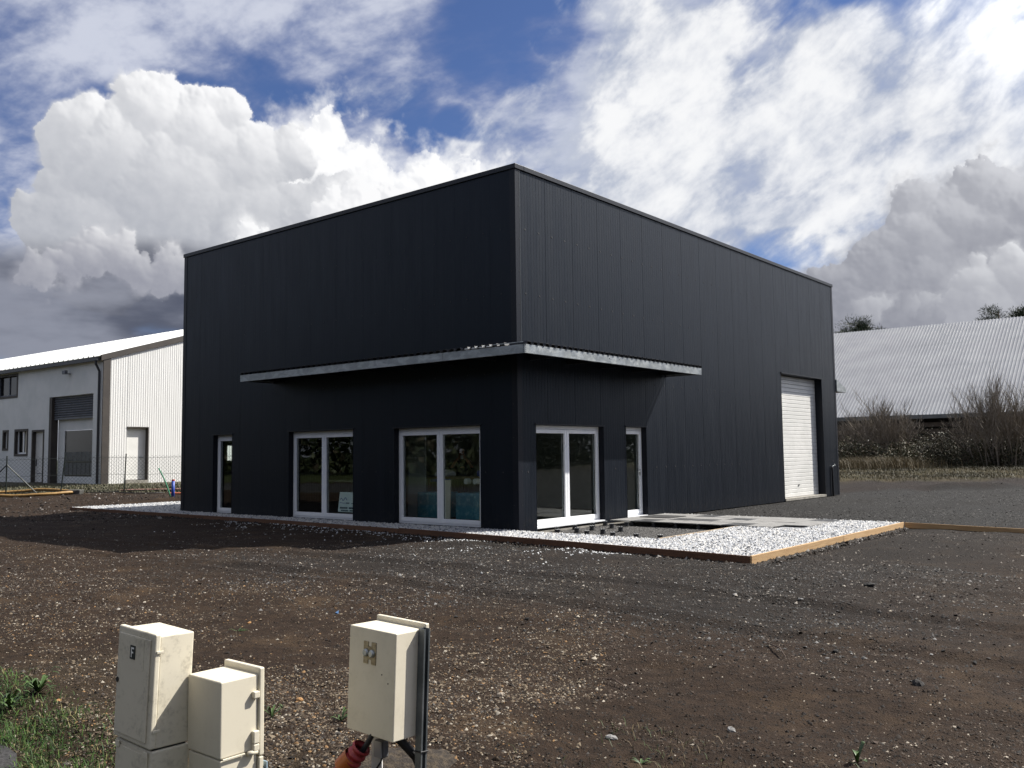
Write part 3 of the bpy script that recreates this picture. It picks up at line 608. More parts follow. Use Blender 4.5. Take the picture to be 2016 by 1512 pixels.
# ---- canopy round the corner
e = part_empty('canopy', (0, 0, 3.6), bld); D = 1.045; CZ0, CZ1 = 3.59, 3.765
FX = [-8.64, -5.55, -1.2, D]
for k in range(3): MB().box(FX[k]+.003, FX[k+1]-.003 if k < 2 else D, -D, -D+.006, CZ0, CZ1).build('fascia', M_GALV, e)
MB().box(D-.006, D, -D+.007, 3.0, CZ0, CZ1).build('fascia', M_GALV, e); MB().box(D-.006, D, 3.004, 6.37, CZ0, CZ1).build('fascia', M_GALV, e)
lips = MB(); lips.box(-8.64, D-.01, -D+.007, -D+.07, CZ0, CZ0+.005); lips.box(D-.07, D-.007, -D+.075, 6.37, CZ0, CZ0+.005); lips.box(-8.636, -8.63, -D+.008, -.002, CZ0+.006, CZ1); lips.box(.002, D-.008, 6.36, 6.366, CZ0+.006, CZ1)
lips.build('edge_lip', M_GALV, e)
def deck_profile(a0, a1, pitch=.2, top=.10, h=.055, th=.006):
    up = []; a = a0
    while a < a1-.01:
        up += [(a, 0), (a+top*.5, 0), (a+top*.5+.02, h), (a+pitch-.03, h), (a+pitch-.01, 0)]; a += pitch
    return up
def canopy_deck(axis_):
    prof = deck_profile(-8.64, .56) if axis_ == 'x' else deck_profile(-D, 6.36); m = MB()
    for (p, q), (p2, q2) in zip(prof, prof[1:]):
        z = CZ1+.012
        if axis_ == 'x': A = [(p, -D-.02, z+q), (p2, -D-.02, z+q2), (p2, -.002, z+q2-.0), (p, -.002, z+q)]
        else: xi = .60 if p < .01 else .002; A = [(D+.02, p, z+q), (D+.02, p2, z+q2), (xi, p2, z+q2), (xi, p, z+q)]
        m.face(A); m.face([(x, y, zz-.004) for x, y, zz in reversed(A)])
        o_, w_ = (A[0], A[1]); m.face([A[0], A[1], (A[1][0], A[1][1], A[1][2]-.012), (A[0][0], A[0][1], A[0][2]-.012)])
    return m.build('roof_sheet', M_DARKMETAL, e)
canopy_deck('x'); canopy_deck('y')
for x in np.arange(-8.3, 0.0, 1.28): MB().box(x, x+.05, -D+.01, -.001, CZ0+.03, CZ1+.004).build('bracket', M_DARKMETAL, e)
for y in np.arange(.4, 6.3, 1.4): MB().box(.001, D-.01, y, y+.05, CZ0+.03, CZ1+.004).build('bracket', M_DARKMETAL, e)
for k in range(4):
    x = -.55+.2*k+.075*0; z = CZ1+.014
    MB().prism([(x+.0, -D-.024, z+.002), (x+.105, -D-.024, z+.002), (x+.125, -D+.03, z+.048), (x-.02, -D+.03, z+.048)], (0, .06, .0)).build('glint_block', M_WHITEI, e)  # white blocks added in place of the sun glints between the ribs
MB().box(.25, D-.02, -D-.032, -D-.024, CZ1+.035, CZ1+.05).build('edge_strip', M_GALV, e)
bolts = MB()
for z in (3.62, 3.655, 3.69, 3.725, 3.75):
    bolts.tube([(D-.03, -D, z), (D-.03, -D-.006, z)], .007, 6); bolts.tube([(D, -D+.03, z), (D+.006, -D+.03, z)], .007, 6)
for y in (2.0, 2.4): bolts.tube([(D, y, 3.70), (D+.006, y, 3.70)], .012, 6)
b_ = bolts.build('bolts', M_SEAL, e); b_['kind'] = 'stuff'
# small canopy on the far end
e2 = part_empty('end_canopy', (0, L2, 3.9), bld)
MB().prism([(-3.5, L2+.005, 4.25), (-3.5, L2+1.0, 3.95), (-3.5, L2+1.0, 3.80), (-3.5, L2+.005, 3.80)], (3.55, 0, 0)).build('fascia', M_GALV, e2)
# downpipe with a tap by the goods door
p_ = MB(); p_.tube([(.05, 18.35, -.1), (.05, 18.35, .92), (.05, 18.33, .98)], .03, 8); p_.build('standpipe', M_SEAL, bld, smooth=True)
p_ = MB(); p_.tube([(.05, 18.33, .98), (.06, 18.62, 1.02)], .015, 6); p_.tube([(.06, 18.5, 1.0), (.09, 18.52, 1.06)], .012, 6); p_.build('tap', M_GALV, bld, smooth=True)

# ------------------------------------------------------------------ gravel bed, boards, terrace
def bed():
    m = mat('white_gravel_base', rough=.9, fn=lambda t, b: (lambda p: (t.put(b.inputs['Base Color'], t.mix(t.ramp(t.voro(p, 34, 0, .5, out='Color') if False else t.noise(p, 40, 4, .7), .38, .62), (.10, .105, .115), (.34, .345, .36))), t.put(b.inputs['Normal'], t.bump(t.voro(p, 36), .8, .02))))(geo(t)))
    bm = MB(); Z = -.05
    def strip(x0, x1, n, y1):
        for a, b in zip(np.linspace(x0, x1, n)[:-1], np.linspace(x0, x1, n)[1:]):
            bm.face([(a, bed_front(a)+.03, Z), (b, bed_front(b)+.03, Z), (b, y1, Z), (a, y1, Z)])
    strip(-18.9, -13.24, 8, 5.5); strip(-13.24, .0, 16, .02); strip(0., 3.36, 8, .0); strip(3.40, 6.0, 6, 5.9)
    bm.face([(0.02, 5.75, Z), (3.40, 5.75, Z), (3.40, 6.05, Z), (.02, 6.1, Z)])
    o = bm.build('gravel_bed', m); tag(o, 'bed of white gravel along the foot of the dark building', 'gravel', kind='stuff')
    def scatter(n, x0, x1, y0, y1, cond):
        x = RNG.uniform(x0, x1, n); y = RNG.uniform(y0, y1, n); k = cond(x, y); return np.stack([x[k], y[k]], 1)
    Q = np.concatenate([
        scatter(52000, 0, 6.0, -1.9, 6.05, lambda x, y: (y > bed_front(x)+.035) & (((y < -.02) | (x > 3.42)) | ((y > 5.75) & (y < 6.05))) & ~((x < 4.72) & (y > 3.3) & (y < 5.98))),
        scatter(26000, -13.3, 0, -1.3, .0, lambda x, y: y > bed_front(x)+.035),
        scatter(15000, -18.9, -13.3, -.8, 4.6, lambda x, y: (y > bed_front(x)+.03) & (y < 4.5))])
    n = len(Q); r = RNG.uniform(.016, .033, n); hh = -.05 + r*.35 + RNG.uniform(0, .022, n) + .012*vnoise(Q[:, 0]*2, Q[:, 1]*2, 41)
    c = pick([(.44, .45, .46), (.34, .355, .38), (.19, .205, .235), (.52, .51, .49), (.07, .08, .10)], n, [.38, .24, .13, .19, .06])
    o2 = pebbles('white_gravel', np.concatenate([Q, hh[:, None]], 1), r, c, .8); tag(o2, 'loose white and bluish gravel stones filling the bed', 'gravel', kind='stuff')
    # pit floor under the unfinished terrace
    gm = mat('pit_gravel', rough=.95, fn=lambda t, b: (lambda p: (t.put(b.inputs['Base Color'], t.mix(t.ramp(t.noise(p, 55, 4, .7), .35, .7), (.03, .029, .0275), (.09, .087, .084))), t.put(b.inputs['Normal'], t.bump(t.noise(p, 60, 4, .7), .8, .02))))(geo(t)))
    o3 = MB().face([(.0, -.02, -.13), (4.8, -.02, -.13), (4.8, 6.05, -.13), (.0, 6.05, -.13)]).build('pit_floor', gm); o3['kind'] = 'structure'
    q = scatter(9000, .02, 3.36, .0, 3.4, lambda x, y: x > -1); n = len(q); r = RNG.uniform(.006, .014, n)
    o4 = pebbles('pit_chippings', np.concatenate([q, (-.13+r*.3)[:, None]], 1), r, pick([(.05, .049, .0475), (.10, .097, .095), (.17, .165, .16), (.025, .025, .025)], n)); tag(o4, 'fine grey chippings on the floor of the unfinished terrace', 'chippings', kind='stuff')
bed()
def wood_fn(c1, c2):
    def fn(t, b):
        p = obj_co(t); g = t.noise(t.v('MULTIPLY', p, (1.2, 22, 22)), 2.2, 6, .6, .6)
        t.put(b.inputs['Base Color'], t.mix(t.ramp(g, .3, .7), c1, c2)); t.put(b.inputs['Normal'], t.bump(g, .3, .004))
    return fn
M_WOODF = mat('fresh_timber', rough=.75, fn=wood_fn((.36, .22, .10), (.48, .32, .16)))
M_WOODG = mat('dark_timber', rough=.8, fn=wood_fn((.075, .032, .014), (.125, .058, .027)))  # darker and redder than the fresh timber
M_WOODP = mat('pale_timber', rough=.8, fn=wood_fn((.28, .21, .13), (.38, .30, .21)))
def board(a, b, zt, h, th, m, label):
    a = Vector(a); b = Vector(b); d = b-a; L = d.length; ang = math.atan2(d.y, d.x)
    q = MB().box(0, L-.004, -th/2, th/2, -h, 0).build('edging_board', m, bevel=.003, segs=1)
    q.location = (a.x, a.y, zt); q.rotation_euler = (RNG.normal(0, .02), math.atan2(-(0.0), L), ang)
    return tag(q, label, 'board', 'timber boards edging the gravel bed')
bx_ = [-18.9, -14.9, -10.9, -6.9, -2.6, 1.7, 6.03]
lab = ['leftmost front edging board, ending at the gravel tip', 'front edging board before the far left corner of the dark building', 'front edging board below the narrow glazed door', 'front edging board between the narrow door and the window with the placard',
       'front edging board below the window showing the teal foil', 'brown front edging board running to the sunlit gravel corner']
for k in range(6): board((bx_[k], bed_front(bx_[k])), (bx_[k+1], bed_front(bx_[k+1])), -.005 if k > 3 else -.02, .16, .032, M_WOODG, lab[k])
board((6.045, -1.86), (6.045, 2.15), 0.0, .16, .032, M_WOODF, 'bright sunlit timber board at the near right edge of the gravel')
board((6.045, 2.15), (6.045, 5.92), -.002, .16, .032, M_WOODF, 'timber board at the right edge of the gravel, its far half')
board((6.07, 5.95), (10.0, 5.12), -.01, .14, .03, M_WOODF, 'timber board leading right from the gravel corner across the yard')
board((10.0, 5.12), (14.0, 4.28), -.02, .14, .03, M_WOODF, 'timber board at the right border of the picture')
board((3.38, 0.0), (3.38, 3.28), -.012, .12, .028, M_WOODP, 'pale thin board between white gravel and the unfinished terrace pit')
board((.05, -.02), (3.36, -.02), -.03, .10, .028, M_WOODG, 'low board hidden along the front of the terrace pit')
board((.25, .28), (1.0, .28), -.06, .08, .06, M_WOODP, 'short dark-shaded offcut of timber lying by the corner of the building')
# terrace slabs
ter = thing('paved_terrace', (2.4, 4.6, -.1), 'half-finished terrace of large grey slabs before the narrow glazed door', 'terrace')
M_SLAB = mat('dry_slab', rough=.8, fn=mottled((.155, .152, .145), (.205, .202, .195), 5, 120, .1))
M_SLABW = mat('wet_slab', rough=.35, fn=mottled((.048, .049, .050), (.078, .079, .080), 3, 120, .06))
wet = {(1, 0), (2, 1), (3, 1), (4, 2), (5, 0), (7, 3), (2, 3)}
for i in range(8):
    for j in range(4):
        if i == 7 and j == 0: continue
        x = .10+i*.577; y = 3.31+j*.665
        q = MB().box(.004, .573, .004, .661, -.022, 0).build('slab', M_SLABW if (i, j) in wet else M_SLAB, None, bevel=.003, segs=1)
        q.location = (x, y, -.004+RNG.normal(0, .0015)); q.rotation_euler = (RNG.normal(0, .003), RNG.normal(0, .003), 0); attach(q, ter)
# pedestals
def pedestal_mesh():
    m = MB(); seg = 14
    prof = [(.085, 0), (.085, .008), (.06, .012), (.05, .085), (.062, .09), (.062, .1)]
    n0 = 0
    for r, z in prof:
        for k in range(seg): t = 2*math.pi*k/seg; m.v.append((r*math.cos(t), r*math.sin(t), z))
    for i in range(len(prof)-1):
        for k in range(seg): k2 = (k+1) % seg; m.f.append((i*seg+k, i*seg+k2, (i+1)*seg+k2, (i+1)*seg+k))
    m.f.append(tuple((len(prof)-1)*seg+k for k in range(seg))); return m
M_BLACKP = mat('black_plastic', rough=.5, fn=mottled((.005, .005, .0055), (.008, .008, .0085), 20, 60, .1))
ped0 = None; ORD = ['first', 'second', 'third', 'fourth', 'fifth', 'sixth']
ROWS = [('front row nearest the white gravel', .70, [.51, 1.23, 1.88, 2.47, 2.98]), ('second row from the white gravel', 1.21, [.10, .64, 1.30]), ('third row, middle of the pit', 1.87, [.12, .58, 1.30]),
        ('fourth row, next but one to the slabs', 2.55, [.13, .65]), ('last row before the laid slabs', 3.12, [.12, .67])]
def pedestal(x, y, label, group, lug=True):
    global ped0, ped_src
    if ped0 is None:
        ped0 = r = thing('paver_pedestal', (x, y, -.128), label, 'pedestal', group)
        bse = pedestal_mesh().build('base', M_BLACKP); bse.parent = r; ped_src = [bse]
        for q in range(4): t = q*math.pi/2+.4; lg = MB().box(.04*math.cos(t)-.007, .04*math.cos(t)+.007, .04*math.sin(t)-.007, .04*math.sin(t)+.007, .1005, .113).build('spacer_lug', M_WHITEI); lg.parent = r; ped_src.append(lg)
        return
    r = ped0.copy(); COL.objects.link(r); r.location = (x, y, -.128); r.rotation_euler = (0, 0, RNG.uniform(0, 6)); r['label'] = label; r['group'] = group
    for s_ in (ped_src if lug else ped_src[:1]): c = s_.copy(); COL.objects.link(c); c.parent = r
for rn, y, xs_ in ROWS:
    for k, x in enumerate(xs_): pedestal(x, y+RNG.normal(0, .02), f'bare black pedestal, {ORD[k]} from the wall, {rn}', 'bare pedestals waiting for slabs')
for k, x in enumerate(np.arange(.68, 3.5, .577)): pedestal(x, 3.40, f'black pedestal under the front slab edge, {ORD[k]} from the wall', 'pedestals under the laid slabs', False)
M_MATB = mat('dark_doormat', rough=.9, fn=mottled((.012, .012, .012), (.022, .022, .022), 30, 90, .3))
tag(MB().box(.3, 1.15, 4.35, 5.15, .0, .014).build('rubber_mat', M_MATB), 'flat black mat on the slabs before the narrow glazed door', 'mat')

# ------------------------------------------------------------------ seen through the glass
def interior():
    # objects stand behind window three; sight lines run about 45 degrees
    pn = thing('leaning_panel', (-4.4, 1.1, 0), 'pale grey sheet standing upright behind the glass with the teal foil', 'panel')
    MB().obox((-4.75, 1.35, .004), (.62, -.02, 0), (0, .05, .02), (0, .03, 2.6)).build('sheet', M_INT, pn)
    for (x0, x1, y0, y1, lb) in ((-4.02, -3.22, .95, 1.6, 'teal foil-wrapped pack on the floor, left of the middle window bar'), (-2.72, -2.12, .95, 1.6, 'teal foil-wrapped pack on the floor, near the building corner')):
        q = thing('foil_pack', ((x0+x1)/2, (y0+y1)/2, 0), lb, 'pack', 'foil-wrapped packs inside')
        MB().box(x0, x1, y0, y1, .05, .68).build('wrapping', M_TEAL, q, bevel=.03)
        MB().box(x0+.05, x1-.05, y0+.05, y1-.05, .004, .049).build('pallet', M_BROWNW, q)
    bq = thing('workbench', (-3.0, 2.2, 0), 'brown workbench standing inside behind the corner window', 'workbench')
    MB().box(-4.6, -2.0, 1.75, 2.5, .98, 1.04).build('top', M_BROWNW, bq)
    for x in (-4.5, -2.15):
        for y in (1.82, 2.4): MB().box(x, x+.07, y, y+.07, .004, .979).build('leg', M_BROWNW, bq)
    cb = thing('white_case', (-4.05, 2.0, 1.04), 'white rounded case lying on the workbench', 'case')
    MB().prism([(-4.32, 1.85, 1.042), (-3.80, 1.85, 1.042), (-3.78, 1.85, 1.11), (-3.9, 1.85, 1.19), (-4.12, 1.85, 1.21), (-4.27, 1.85, 1.15)], (0, .3, 0)).build('shell', M_WHITEI, cb, bevel=.03)
    MB().box(-4.36, -3.7, 1.78, 1.845, .90, 1.03).build('skirt_cloth', M_BLUE, cb)
    bb = MB().box(-2.85, -2.2, 1.85, 2.2, 1.043, 1.2).build('blue_bag', M_BLUE, None, bevel=.05); tag(bb, 'folded blue cloth bag on the right end of the workbench', 'bag')
    for k, x in enumerate((-2.98, -2.68)):
        q = MB().tube([(x, 1.60, .93), (x+.02, 1.73, .93)], .07, 14).build('tape_roll', M_WHITEI); tag(q, ('left' if k == 0 else 'right') + ' one of two pale tape rolls hanging at the bench front', 'roll', 'tape rolls')
    for x, lb in ((-3.12, 'cream board leaning upright just right of the middle window bar'), (-1.92, 'cream board leaning upright beside the building corner')):
        q = MB().obox((x, .9, .004), (.26, 0, 0), (0, .03, 0), (0, .03, .98)).build('cream_board', M_CREAM); tag(q, lb, 'board', 'cream boards inside')
    # placard behind the second window
    pl = thing('placard', (-5.95, .3, .12), 'pale printed placard propped in the corner of the left double window', 'sign')
    MB().obox((-6.22, .275, .165), (.80, 0, .0), (0, .004, 0), (0, .07, .50)).build('card', mat('placard_card', rough=.6, fn=mottled((.56, .66, .62), (.62, .70, .66), 4, 60, .02)), pl)
    ink = MB(); inkb = MB()
    def row(m, x0, x1, z, hh, wseg, seed):
        rr = random.Random(seed); x = x0
        while x < x1:
            ln = rr.uniform(.5, 1.2)*wseg; yy = .2725+.14*(z-.165)-.0; m.obox((x, yy-.0025, z), (min(ln, x1-x), 0, 0), (0, .002, 0), (0, .0035, hh)); x += ln+wseg*.25
    row(ink, -6.15, -5.85, .245, .045, .03, 1); row(ink, -5.80, -5.47, .245, .045, .03, 2); row(ink, -6.10, -5.82, .185, .035, .028, 3); row(ink, -5.76, -5.50, .185, .035, .028, 4); row(ink, -5.92, -5.80, .375, .03, .03, 5); row(ink, -5.74, -5.48, .375, .014, .02, 6)
    ink.build('lettering', mat('dark_ink', (.03, .06, .08), .6), pl)
    pts = [(-6.17+.27*t, .2695+.14*(.48-.165+.03*math.sin(11*t)), .47+.035*math.sin(11*t)+.03*t) for t in np.linspace(0, 1, 26)]
    inkb.tube(pts, .007, 5); inkb.tube([(-6.17, .305, .40), (-6.05, .303, .385), (-5.9, .305, .39)], .006, 5); inkb.build('script_logo', mat('blue_ink', (.03, .06, .28), .6), pl)
    # furniture glimpsed in the left window
    tb = thing('side_table', (-8.3, 2.6, 0), 'dark table standing inside behind the placard', 'table')
    MB().box(-9.4, -7.2, 2.3, 3.0, .84, .88).build('top', M_CREAM, tb)
    for x in (-9.3, -7.35): MB().box(x, x+.08, 2.35, 2.43, .004, .838).build('leg', M_CREAM, tb)
interior()
def person():
    me = bpy.data.meshes.new('body'); J = {}
    base = Vector((-4.35, 2.95, 0.0)); fx = Vector((.70, -.71, 0)); sx = Vector((.71, .70, 0))   # faces the window
    def P(s, f, z): return base + sx*s + fx*f + Vector((0, 0, z))
    names = dict(pel=(0, 0, .95), chest=(0, .0, 1.25), neck=(0, .0, 1.46), head=(0, .03, 1.56), top=(0, .03, 1.72),
        shl=(-.19, 0, 1.42), ell=(-.30, .12, 1.20), hal=(-.10, .22, 1.50), shr=(.19, 0, 1.42), elr=(.30, .12, 1.20), har=(.10, .22, 1.50),
        hil=(-.10, 0, .90), knl=(-.11, .02, .5), anl=(-.11, 0, .08), tol=(-.13, .17, .04), hir=(.10, 0, .90), knr=(.11, .02, .5), anr=(.11, 0, .08), tor=(.13, .17, .04))
    idx = {k: i for i, k in enumerate(names)}
    E = [('pel', 'chest'), ('chest', 'neck'), ('neck', 'head'), ('head', 'top'), ('chest', 'shl'), ('shl', 'ell'), ('ell', 'hal'), ('chest', 'shr'), ('shr', 'elr'), ('elr', 'har'), ('pel', 'hil'), ('hil', 'knl'), ('knl', 'anl'), ('anl', 'tol'), ('pel', 'hir'), ('hir', 'knr'), ('knr', 'anr'), ('anr', 'tor')]
    me.from_pydata([P(*v) for v in names.values()], [(idx[a], idx[b]) for a, b in E], [])
    rad = dict(pel=(.15, .12), chest=(.17, .12), neck=(.06, .06), head=(.085, .095), top=(.06, .07), shl=(.07, .07), ell=(.05, .05), hal=(.035, .03), hil=(.09, .09), knl=(.06, .06), anl=(.045, .045), tol=(.04, .03))
    o = bpy.data.objects.new('person', me); COL.objects.link(o)
    md = o.modifiers.new('skin', 'SKIN'); sv = me.skin_vertices[0].data
    for k, i in idx.items(): r = rad.get(k) or rad[k[:-1]+'l']; sv[i].radius = r; sv[i].use_root = (k == 'pel')
    o.modifiers.new('sub', 'SUBSURF').levels = 2; o.modifiers['sub'].render_levels = 2
    def fn(t, b):
        s = t.sep(geo(t)); fw = t.v('DOT_PRODUCT', t.v('SUBTRACT', geo(t), tuple(base)), tuple(fx))
        skin = t.m('MAXIMUM', t.m('GREATER_THAN', s[2], 1.47), t.m('MULTIPLY', t.m('GREATER_THAN', fw, .125), t.m('GREATER_THAN', s[2], 1.24)))
        t.put(b.inputs['Base Color'], t.mix(skin, (.02, .021, .026), (.52, .27, .18)))
    me.materials.append(mat('person_cloth_skin', rough=.8, fn=fn))
    tag(o, 'person in dark clothes inside, hands raised to the face behind the window bar', 'person')
    h = MB(); c = P(0, .0, 1.67)
    for a in range(6):
        for k in range(10):
            t = 2*math.pi*k/10; ph = a/5*math.pi/2*1.1; h.v.append(tuple(c + (sx*math.cos(t)*.098 + fx*math.sin(t)*.105)*math.cos(ph) + Vector((0, 0, .095*math.sin(ph)-.01))))
    for a in range(5):
        for k in range(10): k2 = (k+1) % 10; h.f.append((a*10+k, a*10+k2, (a+1)*10+k2, (a+1)*10+k))
    h.build('hair', mat('brown_hair', rough=.7, fn=mottled((.10, .045, .02), (.16, .08, .04), 20, 90, .3)), o, smooth=True)
    for sgn in (-1, 1):                                  # fingers closed on the held cup
        for q in range(4):
            a = P(sgn*.10, .22, 1.50-.018*q+.03); f = MB(); f.tube([a, a+fx*.035-sx*sgn*.025, a+fx*.03-sx*sgn*.06], [.009, .0085, .007], 6); f.build('finger', mat('skin_tone', (.52, .27, .18), .7), o, smooth=True)
        a = P(sgn*.09, .20, 1.52); f = MB(); f.tube([a, a+Vector((0, 0, .03))-sx*sgn*.02, a+Vector((0, 0, .045))-sx*sgn*.045], [.011, .010, .008], 6); f.build('thumb', mat('skin_tone'), o, smooth=True)
    cp_ = MB().tube([P(0, .24, 1.47), P(0, .24, 1.57)], [.036, .042], 12).build('cup', M_WHITEI); tag(cp_, 'small pale cup held up by the person inside', 'cup')
person()

# ------------------------------------------------------------------ white workshop on the left
def prj(px, C, dv):                                     # distance along a facade (from C, heading dv) under a picture column
    k = (px-1008)/FPX; return (k*C[1]-C[0])/(dv[0]-k*dv[1])
M_WHITEW = mat('white_render', rough=.9, fn=mottled((.60, .62, .61), (.68, .69, .68), .8, 30, .06, .003))
M_WHITEC = mat('white_cladding', rough=.5, fn=lambda t, b: (lambda p: (t.put(b.inputs['Base Color'], t.mix(t.m('MULTIPLY', t.ramp(t.noise(t.v('MULTIPLY', p, (3, 3, .5)), 1.2, 5, .6), .4, .75), .6), (.66, .66, .64), (.58, .58, .56)))))(geo(t)))
M_ROOFW = mat('white_roof_sheet', rough=.45, fn=mottled((.56, .575, .57), (.63, .64, .63), .6, 20, .03))
M_BROWN = mat('brown_trim', rough=.6, fn=mottled((.032, .026, .022), (.044, .036, .030), 2, 20, .05))
M_GUT = mat('dark_gutter', (.02, .02, .024), .45)
M_SHUT = mat('grey_shutter', rough=.5, fn=mottled((.085, .095, .115), (.115, .125, .145), 3, 20, .05))
M_DARKG = mat('dark_glazing', (.008, .009, .010), .10, spec=.25)
def workshop():
    C = (-19.67, 43.0); gd = (.609, .793); ld = (-.793, .609); base = LS(*C, .36)
    G = R2*gd[0]+F2*gd[1]; Ld = R2*ld[0]+F2*ld[1]; UP = Vector((0, 0, 1))
    wb = thing('white_workshop', base, 'white workshop with corrugated gable, brown trims and half-raised roller shutter', 'building')
    O = Vector((base.x, base.y, 0)); W = lambda t, wd, z: O + Ld*t + G*wd + UP*z    # t along the long wall, wd along the gable
    EV, RZ, RW, LEN, Z0 = 6.50, 9.20, 8.7, 46.0, .30
    T = lambda px: prj(px, C, ld); Q = lambda px: prj(px, C, gd)
    op = dict(shut=(.83, 5.08, Z0, 4.78), door=(5.8, 7.15, Z0, 3.14), win1=(7.6, 9.16, 1.78, 3.23), win0=(9.9, 10.6, 2.1, 3.22), up=(8.95, 11.6, 4.95, 6.27))
    A = sorted({0., LEN, *[q for o in op.values() for q in o[:2]]}); rc = []
    for a, b in zip(A, A[1:]):
        lo = Z0
        for (p, q, l0, h0) in sorted(op.values(), key=lambda o: o[2]):
            if p < (a+b)/2 < q:
                if l0 > lo+.02: rc.append((a, b, lo, l0))
                lo = h0
        rc.append((a, b, lo, EV))
    cells(rc, lambda t, z, d: W(t, d, z), .3).build('long_wall', M_WHITEW, wb)
    def slab(name, t0, t1, d0, d1, z0, z1, m, par=wb): return MB().obox(W(t0, d0, z0), Ld*(t1-t0), G*(d1-d0), UP*(z1-z0)).build(name, m, par)
    def trimmed(name, o, m, wd=.14, d0=-.03, d1=.28, sill=True):
        t0, t1, z0, z1 = o; e = part_empty(name, W((t0+t1)/2, 0, z0), wb)
        slab('surround', t0, t0+wd, d0, d1, z0, z1, m, e); slab('surround', t1-wd, t1, d0, d1, z0, z1, m, e); slab('surround', t0+wd, t1-wd, d0, d1, z1-wd, z1, m, e)
        if sill: slab('sill', t0+wd, t1-wd, d0, d1, z0, z0+wd, m, e)
        return e
    # roller shutter bay
    t0, t1, z0, z1 = op['shut']; e = part_empty('shutter_bay', W((t0+t1)/2, 0, z0), wb)
    slab('surround', t1-.06, t1+.22, -.02, .32, z0, z1, M_BROWN, e); slab('surround', t0+.0, t0+.06, .0, .32, z0, z1, M_WHITEW, e)
    for k in range(9):
        zz = 3.70+k*.118; MB().prism([W(t0+.06, .19, zz), W(t0+.06, .125, zz+.02), W(t0+.06, .11, zz+.06), W(t0+.06, .16, zz+.112)], Ld*(t1-t0-.12)).build('shutter_slat', M_SHUT, e)
    slab('bottom_rail', t0+.06, t1-.06, .12, .17, 3.60, 3.695, M_SHUT, e)
    slab('shopfront_head', t0+.06, t1-.06, .34, .42, 3.05, 4.7, M_WHITEW, e); slab('shopfront_side', t0+.06, t0+.45, .34, .42, z0, 3.04, M_WHITEW, e); slab('shopfront_side', t1-.75, t1-.06, .34, .42, z0, 3.04, M_WHITEW, e); slab('shopfront_base', t0+.46, t1-.76, .34, .42, z0, .72, M_WHITEW, e)
    slab('glazing', t0+.46, t1-.76, .37, .39, .73, 3.03, M_DARKG, e); slab('curtain', t0+.5, t1-.8, .352, .362, .78, 1.95, mat('grey_curtain', rough=.8, fn=mottled((.10, .105, .10), (.15, .155, .15), 5, 20, .1)), e)
    for k in range(8): tq = t0+.5+k*(t1-t0-1.3)/7; slab('curtain_fold', tq, tq+.03, .345, .351, .78, 1.95, M_DARKG, e)
    slab('bar', t0+.46, t1-.76, .343, .35, 1.42, 1.5, M_DARKG, e)
    e = trimmed('entrance_door', op['door'], M_BROWN, .10, sill=False); t0, t1, z0, z1 = op['door']
    slab('leaf', t0+.1, t1-.1, .16, .21, z0+.12, z1-.1, M_DOORW, e); slab('threshold', t0+.1, t1-.1, .0, .22, z0, z0+.115, M_BROWN, e); slab('handle', t1-.26, t1-.22, .12, .158, 1.25, 1.6, M_GUT, e); slab('kick_plate', t0+.25, t1-.35, .152, .158, .85, .88, M_SHUT, e)
    for key, cur in (('win1', True), ('win0', False), ('up', False)):
        t0, t1, z0, z1 = op[key]; e = trimmed('window', op[key], M_BROWN, .12)
        fm = [(t0+.12, t0+.2), (t1-.2, t1-.12), ((t0+t1)/2-.05, (t0+t1)/2+.05)]
        for k, (p, q) in enumerate(fm): slab('frame', p, q, .12, .2, z0+.12, z1-.12, M_PVC if key != 'up' else M_SHUT, e)
        slab('frame', t0+.2, t1-.2, .125, .195, z0+.121, z0+.2, M_PVC if key != 'up' else M_SHUT, e)
        slab('pane', t0+.2, t1-.2, .16, .17, z0+.2, z1-.121, M_DARKG, e)
        if cur: slab('blind', t0+.21, t0+.62, .148, .156, z0+.2, z1-.13, M_CREAM, e)
    fl = part_empty('floodlight', W(3.2, 0, 5.85), wb); slab('lamp_head', 3.1, 3.4, -.34, -.20, 5.84, 6.02, M_SHUT, fl); slab('arm', 3.2, 3.25, -.2, -.001, 5.84, 5.89, M_SHUT, fl)
    # gable: corrugated sheet up to the rake
    gz = lambda wd: EV + .02 + (RZ-EV)*min(wd, 2*RW-wd)/RW
    d0, d1 = Q(249), Q(291); DZ = 3.13; m = MB(); prof = []; a = .34
    while a < 2*RW: prof += [(a, 0), (a+.055, 0), (a+.067, .010), (a+.098, .010), (a+.11, 0)]; a += .12
    prof = sorted({(round(p, 3), q) for p, q in prof} | {(round(d0, 3), 0), (round(d1, 3), 0)})
    for (p, q), (p2, q2) in zip(prof, prof[1:]):
        zb = DZ if d0-.001 <= p and p2 <= d1+.001 else Z0
        m.face([W(-q, p, zb), W(-q2, p2, zb), W(-q2, p2, gz(p2)), W(-q, p, gz(p))][::1])
    m.build('gable_cladding', M_WHITEC, wb)
    MB().prism([W(.02, .3, Z0-.2), W(.02, d0-.01, Z0-.2), W(.02, d0-.01, DZ), W(.02, d1+.01, DZ), W(.02, d1+.01, Z0-.2), W(.02, 2*RW, Z0-.2), W(.02, 2*RW, EV), W(.02, RW, RZ), W(.02, .3, EV+.05)], Ld*.2).build('gable_wall', M_WHITEW, wb)
    e = part_empty('gable_door', W(0, (d0+d1)/2, .4), wb)
    gb = lambda nm, p, q, t0_, t1_, z0_, z1_, mm: MB().obox(W(t0_, p, z0_), G*(q-p), Ld*(t1_-t0_), UP*(z1_-z0_)).build(nm, mm, e)
